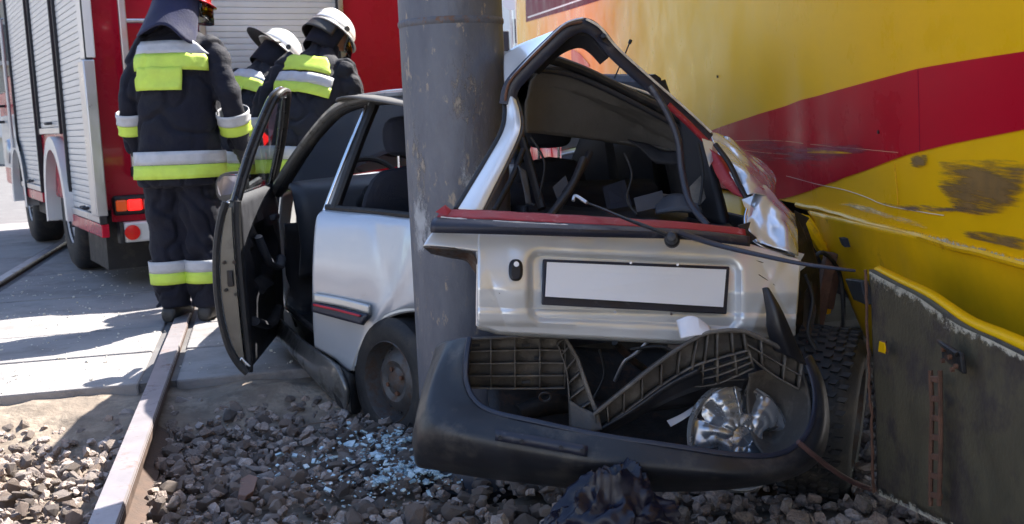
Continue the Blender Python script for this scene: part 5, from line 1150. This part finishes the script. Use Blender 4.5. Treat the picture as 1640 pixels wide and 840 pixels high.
# ---- brown shard, slivers, weeds, glass crumbs, hose wire
p = [G(380, 806, -.125), G(384, 780, -.12), G(398, 772, -.10), G(412, 777, -.10), G(405, 800, -.12), G(392, 808, -.125)]
tag(MB().prism([q + V((0, 0, .01)) for q in p], (0.005, .004, .018)).build('brown_shard', M['brown_shard'], bevel=.003), 'flat reddish-brown shard lying on the ballast', 'shard')
for a, b, th, lb in (((288, 652), (408, 636), .016, 'weathered wooden stick on the sandy strip below the open door'), ((470, 690), (545, 672), .004, 'thin pale twig on the ballast in front of the rear wheel')):
    A, B = G(*a, -.115), G(*b, -.105); tag(MB().tube([A, A.lerp(B, .35) + V((0, 0, .012)), A.lerp(B, .7) + V((.01, 0, .004)), B], th, 6, .6).build('stick', M['wood']), lb, 'stick')
wr = spline([G(510, 775, -.13), G(560, 752, -.10), G(605, 728, -.105), G(640, 700, -.10), G(662, 670, -.09)], 6)
tag(MB().tube(wr, .0035, 6).build('cable', M['rubber']), 'thin black cable running over broken glass towards the rear wheel', 'cable')
for cx, cy, z0, lb in ((345, 612, -.09, 'small green weed at the slab edge beside the rail'), (10, 628, -.08, 'small green weed at the far left slab edge')):
    w_ = MB(); c = G(cx, cy, z0)
    for k in range(26):
        a = rnd.uniform(0, 6.28); l = rnd.uniform(.02, .05); d = V((math.cos(a), math.sin(a), rnd.uniform(.3, 1.2))).normalized(); s_ = d.cross(V((0, 0, 1))).normalized() * .007
        b0 = c + V((rnd.uniform(-.035, .035), rnd.uniform(-.02, .02), 0)); w_.add([b0, b0 + d * l * .5 + s_, b0 + d * l, b0 + d * l * .5 - s_], [(0, 1, 2, 3)])
    tag(w_.build('weed', M['weed'], smooth=False), lb, 'weed')
M['crumb'] = mat('glass_crumb', (.42, .56, .63), .2, 0, .25, 30, 0, 60, .5)
gm = MB(); gr_ = random.Random(3)
cl = [(560, 705, 34), (610, 722, 26), (635, 700, 22), (575, 745, 40), (625, 765, 28), (655, 748, 22), (550, 770, 30), (520, 735, 40), (690, 750, 14), (480, 755, 40), (600, 790, 60), (700, 770, 30)]
for cx, cy, sd in cl:
    for k in range(95 if sd < 30 else 26):
        px, py = gr_.gauss(cx, sd * .8), gr_.gauss(cy, sd * .42); c = G(px, py, -.098 + gr_.uniform(-.02, .024)); s = gr_.choice((.002, .003, .004, .005, .007, .011)) * gr_.uniform(.8, 1.2)
        rot = Euler((gr_.uniform(-.6, .6), gr_.uniform(-.6, .6), gr_.uniform(0, 6))).to_matrix()
        gm.box(c, (s * 2, s * gr_.uniform(1, 2), s * .6), rot)
o = gm.build('broken_glass', M['crumb'], smooth=False); o['kind'] = 'stuff'; tag(o, 'pale blue crumbs of broken window glass scattered on the ballast', 'broken glass')
gm = MB()
for k in range(700):
    p_ = RL(gr_.uniform(REND, 3.2), gr_.choice((gr_.uniform(-1.4, -.06), gr_.uniform(.06, 1.2))), .002); s = gr_.choice((.002, .003, .004, .007))
    gm.box(p_, (s * 2, s * gr_.uniform(1, 2), s), Euler((gr_.uniform(-.5, .5), gr_.uniform(-.5, .5), gr_.uniform(0, 6))).to_matrix())
o = gm.build('road_grit', M['chip_white'], smooth=False); o['kind'] = 'stuff'; tag(o, 'pale grit and crumbs scattered over the concrete crossing slabs', 'grit')
# larger sheets of laminated glass
for i, (cx, cy, s) in enumerate(((612, 770, .030), (560, 712, .028), (690, 752, .030))):
    c = G(cx, cy, -.095); pts = [c + V((s * gr_.uniform(.6, 1.2) * math.cos(a), s * gr_.uniform(.5, 1.1) * math.sin(a), .012 * gr_.uniform(-1, 1))) for a in [2 * math.pi * k / 7 for k in range(7)]]
    tag(MB().prism(pts, (0, 0, .005)).build('glass_shard', M['crumb'], smooth=False), ['largest pale blue glass shard at the lower middle of the crumbs', 'pale blue glass shard at the upper left of the crumbs by the wheel', 'pale blue glass shard under the left end of the bumper'][i], 'glass shard')
# small litter by the slab edge
c = G(352, 622, -.085); tag(MB().prism([c + V(v) for v in ((-.03, 0, 0), (.01, -.012, .01), (.045, .01, .012), (.0, .022, .004))], (0, 0, .004)).build('plastic_scrap', M['paper'], smooth=False), 'small white plastic scrap at the slab edge beside the rail', 'litter')
c = G(290, 655, -.13); tag(MB().prism([c + V(v) for v in ((-.03, 0, 0), (.0, -.022, .015), (.035, -.005, .01), (.015, .02, .012))], (0, 0, .012)).build('plastic_scrap', M['paper'], smooth=False, bevel=.003), 'crumpled white scrap lying on the ballast beside the rail', 'litter')
# ================================================================ FIREFIGHTERS
def fused(mb, voxel=.014, smooth=2, disp=None, name='x'):
    """fuse overlapping closed lofts into one continuous surface"""
    me = mb.mesh('tmp', False); o = bpy.data.objects.new('tmp', me); COL.objects.link(o)
    md = o.modifiers.new('r', 'REMESH'); md.mode = 'VOXEL'; md.voxel_size = voxel
    if smooth: ms = o.modifiers.new('s', 'SMOOTH'); ms.factor = .5; ms.iterations = smooth
    dg = bpy.context.evaluated_depsgraph_get(); out = bpy.data.meshes.new_from_object(o.evaluated_get(dg))
    bpy.data.objects.remove(o); out.name = name
    if disp:
        nn = [v.normal.copy() for v in out.vertices]
        for v, n in zip(out.vertices, nn): v.co = v.co + n * disp(v.co)
    out.shade_smooth(); return out
TOR = [(.77, 0, 0, .262, .20), (.90, 0, 0, .250, .19), (1.05, 0, -.005, .236, .175), (1.20, 0, -.01, .238, .17), (1.33, 0, -.015, .246, .168), (1.45, 0, -.02, .240, .150), (1.53, 0, -.015, .215, .128), (1.585, 0, -.008, .165, .105), (1.63, 0, .005, .105, .09), (1.67, 0, .01, .085, .085)]
def tor_ring(z, grow=0.0, n=40):
    cx, cy, rx, ry = interp(TOR, z); rx *= .92; ry *= .94
    return [V((cx + (rx + grow) * math.copysign(abs(math.cos(t)) ** .85, math.cos(t)), cy + (ry + grow) * math.copysign(abs(math.sin(t)) ** .85, math.sin(t)), z)) for t in [2 * math.pi * k / n for k in range(n)]]
def wrink(seed, amp=.011):
    def f(p):
        q = V((p.x * 5 + seed, p.y * 5, p.z * 9)); a = abs(noise.noise(q)); b = abs(noise.noise(V((p.x * 14, p.y * 14 + seed, p.z * 18))))
        c = abs(noise.noise(V((p.x * 7 + p.z * 4 + seed, p.y * 7, p.z * 5 - p.x * 3))))
        return amp * (a * 1.7 - .35) + amp * .5 * (b - .25) - amp * 1.5 * max(0, .16 - c) / .16 + amp * .4
    return f
def firefighter(loc, yaw, lean, side, head_yaw, head_pitch, helmet, arms, label, scale=1.0, seed=0.0, coat='coat', flap='dark', panel=True, legs=((-.1, 0), (.1, 0)), panel_above=False):
    root = thing('person', label, 'person', loc, yaw, None, True); root.scale = (scale, scale, scale)
    ca = wrink(seed)
    def bend(p):
        t = sstep(.72, 1.30, p.z) ; a = -lean * t; b = -side * t
        q = V((p.x, p.y, p.z - .92)); q = Matrix.Rotation(b, 3, 'Y').inverted() @ (Matrix.Rotation(a, 3, 'X') @ q) if t else q
        return V((q.x, q.y, q.z + .92))
    # --- body: one continuous figure under the clothes
    b = MB()
    b.rings([[V((p.x * .78, p.y * .78, p.z)) for p in tor_ring(z)] for z in (.80, .95, 1.1, 1.25, 1.4, 1.5, 1.57, 1.62)])
    b.tube([(0, 0, 1.55), (0, .015, 1.66), (0, .03, 1.74)], [.075, .062, .062], 14)
    hr = Matrix.Rotation(head_yaw, 3, 'Z') @ Matrix.Rotation(head_pitch, 3, 'X'); HC = V((0, .03, 1.78))
    H = lambda x, y, z: HC + hr @ V((x, y, z))
    head = [(-.115, .035, .05), (-.09, .062, .078), (-.04, .072, .092), (.02, .078, .100), (.07, .072, .092), (.105, .045, .06), (.12, .015, .02)]
    b.rings([[H(rx * math.cos(t), .012 + ry * math.sin(t), z) for t in [2 * math.pi * k / 18 for k in range(18)]] for z, rx, ry in head])
    b.tube([H(0, .10, .02), H(0, .125, -.02), H(0, .118, -.032)], [.010, .016, .012], 8)              # nose
    for s in (-1, 1):
        b.rings([[H(s * (.075 + .012 * w_), -.01 + .018 * math.cos(t), .0 + .030 * math.sin(t)) for t in [2 * math.pi * k / 10 for k in range(10)]] for w_ in (0, 1)])   # ears
        b.tube([H(s * .032, .095, .025), H(s * .034, .102, .022)], [.012, .008], 8)                   # brow and eye
    b.tube([H(-.024, .098, -.062), H(0, .106, -.062), H(.024, .098, -.062)], .007, 8)                 # mouth
    for a in arms: b.tube([a[0], a[1], a[2]], [.055, .045, .032], 12)
    for s, (lx, ly) in zip((-1, 1), legs):
        b.tube([(lx * .9, 0, .92), (lx, ly * .5 + .01, .48), (lx * 1.05, ly, .08)], [.085, .062, .045], 12)
    b.xf(bend)
    obj('body', fused(b, .011, 3, None, 'body'), M['skin'], root)
    # --- coat
    c = MB(); zs = [.77 + i * .03 for i in range(31)]
    c.rings([tor_ring(z) for z in zs])
    for a in arms:
        pts = spline([V(a[0]) * .75 + V((0, 0, a[0][2] * .25 + .01)), V(a[0]), V(a[1]), V(a[2])], 6)
        rs = [lerp(.088, .056, i / (len(pts) - 1)) + .005 * math.sin(i * 1.9) for i in range(len(pts))]
        c.tube(pts, rs, 18)
    c.tube([(0, .0, 1.60), (0, .01, 1.70)], [.10, .092], 20)     # stand-up collar
    c.xf(bend); co = obj('coat', fused(c, .010, 3, ca, 'coat'), M[coat], root)
    # --- reflective bands round the body and on the sleeves
    def band(z0, z1, m, name, grow=.011, back=None, nn=None):
        g = []
        nzz = max(2, int((z1 - z0) / .02))
        for i in range(nzz + 1):
            z = lerp(z0, z1, i / nzz); r = tor_ring(z, grow, 80)
            if back: r = [p for p in sorted([p for p in r if p.y < 0 and back[0] < p.x < back[1]], key=lambda p: p.x)]
            g.append(r)
        n = min(len(r) for r in g); g = [r[:n] for r in g]
        mb = MB(); (mb.grid(g) if back else mb.rings(g, True, False)); mb.xf(bend)
        me = mb.mesh(name); nv = [v.normal.copy() for v in me.vertices]
        ctr = [V(bend(V((0, 0, z0)))) for _ in nv]
        for v, nrm in zip(me.vertices, nv):
            if nrm.dot(v.co - ctr[0]) < 0: nrm = -nrm
            v.co = v.co + nrm * (max(ca(v.co), -.004) * .9 + .006)
        return obj(name, me, m, co, solid=.004)
    if panel_above:
        band(1.43, 1.545, M['lime'], 'back_panel', .012, (-.17, .17)); band(1.345, 1.415, M['refl'], 'reflective_band', .012, (-.19, .19)); band(1.275, 1.345, M['lime'], 'lime_band', .012, (-.19, .19))
    else:
        band(1.475, 1.545, M['refl'], 'reflective_band', .012, (-.21, .21)); band(1.385, 1.475, M['lime'], 'lime_band', .012, (-.21, .21))
        if panel: band(1.275, 1.40, M['lime'], 'back_panel', .017, (-.19, .10))
    band(.885, .955, M['refl'], 'reflective_band'); band(.81, .883, M['lime'], 'lime_band')
    for a in arms:
        A, B = V(a[1]), V(a[2])
        for t0, t1, m, nm in ((.18, .40, 'refl', 'sleeve_band'), (.40, .62, 'lime', 'sleeve_band')):
            pts = [A.lerp(B, lerp(t0, t1, k / 4)) for k in range(5)]
            mb = MB().tube(pts, [.093 - .018 * t0 + .002 * math.sin(k * 2) for k in range(5)], 22, cap=False); mb.xf(bend); mb.build(nm, M[m], co, solid=.004)
    # --- trousers
    t_ = MB()
    t_.rings([[V((p.x * .84, p.y * .86, p.z)) for p in tor_ring(z)] for z in (.77, .84, .92)] )
    for (lx, ly) in legs:
        pts = spline([V((lx * .85, 0, .88)), V((lx * .95, .0, .66)), V((lx, ly * .5 + .012, .47)), V((lx * 1.04, ly * .9, .25)), V((lx * 1.05, ly, .085))], 5)
        t_.tube(pts, [lerp(.125, .092, i / (len(pts) - 1)) + .004 * math.sin(i * 1.3) for i in range(len(pts))], 20)
    tro = obj('trousers', fused(t_, .010, 3, wrink(seed + 4, .013), 'trousers'), M['coat'], root)
    for (lx, ly) in legs:
        for z0, z1, m in ((.285, .35, 'refl'), (.22, .285, 'lime')):
            pts = [V((lx * lerp(1.035, 1.045, k / 3), ly * .9, lerp(z0, z1, k / 3))) for k in range(4)]
            MB().tube(pts, [lerp(.115, .119, (z0 + k * .02 - .2) / .2) for k in range(4)], 24, cap=False).build('leg_band', M[m], tro, solid=.004)
    # --- boots
    for (lx, ly) in legs:
        bo = MB(); x = lx * 1.06
        for y, wd, h in ((-.10, .035, .05), (-.085, .045, .09), (-.03, .05, .12), (.04, .052, .10), (.10, .055, .075), (.16, .05, .06), (.185, .03, .04)):
            bo.v += []; 
        rings = [[V((x + wd * math.cos(t), ly + y, max(.004, h * .5 + h * .5 * math.sin(t)))) for t in [2 * math.pi * k / 14 for k in range(14)]] for y, wd, h in ((-.10, .03, .06), (-.085, .045, .10), (-.03, .052, .13), (.04, .054, .115), (.10, .056, .085), (.16, .052, .07), (.19, .03, .05))]
        bo.rings(rings).build('boot', M['boot'], root, sub=1)
    # --- gloves with five fingers
    for a in arms:
        w0, w1 = V(a[1]), V(a[2]); d = (w1 - w0).normalized(); sd = 1 if a[0][0] > 0 else -1
        nrm = V((sd, 0, .1)); nrm = (nrm - d * nrm.dot(d)).normalized(); acr = d.cross(nrm)
        gl = MB(); pc = w1 + d * .02
        gl.tube([w1 - d * .05, w1, w1 + d * .03], [.048, .044, .042], 14)
        gl.tube([pc, pc + d * .04, pc + d * .085], [.040, .046, .040], 14, .62, nrm)
        for k, (off, ln) in enumerate(((-.030, .072), (-.010, .082), (.010, .078), (.029, .062))):
            b0 = pc + d * .075 + acr * off; b1 = b0 + d * ln * .5 - nrm * .008; b2 = b1 + d * ln * .35 - nrm * .022; b3 = b2 + d * ln * .15 - nrm * .02
            gl.tube([b0, b1, b2, b3], [.0125, .012, .0115, .009], 10)
        tb = pc + d * .01 - acr * .036; gl.tube([tb, tb + d * .03 - acr * .022 - nrm * .01, tb + d * .06 - acr * .026 - nrm * .02], [.016, .014, .011], 10)
        gl.xf(bend); obj('glove', fused(gl, .006, 2, wrink(seed + 9, .003), 'glove'), M['glove'], root)
    # --- helmet
    def Hh(x, y, z): return bend(HC + hr @ V((x, y, z)))
    he = MB(); rows = []
    for i in range(13):
        th = R(92) * i / 12; rows.append([Hh(.128 * math.sin(th) * math.cos(p), .006 + .152 * math.sin(th) * math.sin(p), .045 + .128 * math.cos(th)) for p in [2 * math.pi * k / 36 for k in range(36)]])
    he.rings(rows, True, False)
    hm = he.build('helmet', helmet, root, solid=.006)
    MB().rings([[Hh((.128 + e) * math.cos(p), .006 + (.152 + e * (1 + .9 * max(0, math.sin(p)))) * math.sin(p), .040 + z) for p in [2 * math.pi * k / 36 for k in range(36)]] for e, z in ((0, 0), (.014, -.012), (.022, -.020), (.014, -.024), (0, -.01))], True, False).build('brim', helmet, hm)
    MB().rings([[Hh(.018 * math.cos(0) * s_, .006 + .155 * math.cos(a), .047 + .134 * math.sin(a)) for s_ in (-1, 0, 1)] for a in [R(20 + 140 * k / 14) for k in range(15)]], False, False).build('crest', helmet, hm, solid=.012)
    for s in (-1, 1): MB().disc(Hh(s * .128, .03, .05), bend(HC + hr @ V((s * 1.0, .0, 0))) - bend(HC), .018, .012, 12).build('side_bolt', M['rubber'], hm)
    # visor
    MB().grid([[Hh(.130 * math.cos(a), .012 + .165 * math.sin(a) + .012 * k, .03 - .05 * k) for a in [R(20 + 140 * j / 16) for j in range(17)]] for k in range(3)]).build('visor', M['glass'], hm, solid=.003)
    # neck protection
    if flap == 'cape':
        g = []
        for i in range(13):
            t = i / 12; g.append([Hh((.122 + .10 * t ** 1.6) * math.cos(a), .0 + (.140 + .045 * t ** 1.6) * math.sin(a), .05 - (.27 + .03 * math.sin(a * 3)) * t) + V((0, -.02 * t, 0)) for a in [R(155 + 245 * k / 30) for k in range(31)]])
        g = [[p + (p - HC).normalized() * (.016 * math.sin(k * .75 + i * .12) + .012 * n3(V((k * .35, i * .3, 2)))) * (i / 12) for k, p in enumerate(r)] for i, r in enumerate(g)]
        MB().grid(g).build('neck_cape', M['hood'], hm, solid=.006)
    else:
        g = []
        for i in range(9):
            t = i / 8; k_ = .9 if flap == 'flare' else .25
            g.append([Hh((.126 + .05 * t * k_) * math.cos(a), (.148 + .13 * t * k_) * math.sin(a), .045 - .11 * t * (1 if flap == 'dark' else .35)) for a in [R(190 + 160 * k / 24) for k in range(25)]])
        MB().grid(g).build('neck_guard', M['boot'], hm, solid=.008)
        g = [[Hh(.118 * math.cos(a) * (1 - .1 * t), .120 * math.sin(a), .02 - .17 * t) for a in [R(160 + 220 * k / 24) for k in range(25)]] for t in (0, .3, .6, 1)]
        MB().grid(g).build('neck_hood', M['coat'], hm, solid=.006)
    MB().tube([Hh(.10 * math.cos(a), .07 + .04 * math.sin(a) - .05, -.02 - .10 * math.sin(a)) for a in [math.pi * k / 14 for k in range(15)]], .006, 6).build('chin_strap', M['rubber'], hm)
    return root
A_hang = lambda s, f=.06, o=.30: ((s * .20, -.015, 1.49), (s * o, -.035, 1.22), (s * (o + .005), f, .97))
firefighter((-1.885, 6.52, 0), R(-6), R(5), R(2), R(-55), R(-12), M['helmet_red'], [A_hang(-1, .05, .262), A_hang(1, .10, .305)],
            'firefighter in red helmet standing nearest, back turned, beside the open car door', 1.035, 1.0, 'coat', 'cape', legs=((-.105, .0), (.085, .02)))
firefighter((-1.93, 7.75, 0), R(-38), R(30), R(6), R(-30), R(-14), M['helmet_white'], [((-.215, -.015, 1.50), (-.28, .16, 1.24), (-.20, .40, 1.16)), ((.215, -.015, 1.50), (.28, .18, 1.25), (.2, .42, 1.18))],
            'firefighter in white helmet with flared neck guard, half hidden between the other two', .98, 5.0, 'coat_grey', 'flare')
firefighter((-1.36, 7.25, 0), R(-16), R(24), R(9), R(-38), R(-16), M['helmet_white'], [((-.215, -.015, 1.50), (-.33, .02, 1.22), (-.30, .16, .98)), ((.215, -.015, 1.50), (.32, .16, 1.24), (.26, .42, 1.12))],
            'firefighter in white helmet leaning forward behind the car windscreen', 1.0, 9.0, 'coat_grey', 'dark', panel_above=True)
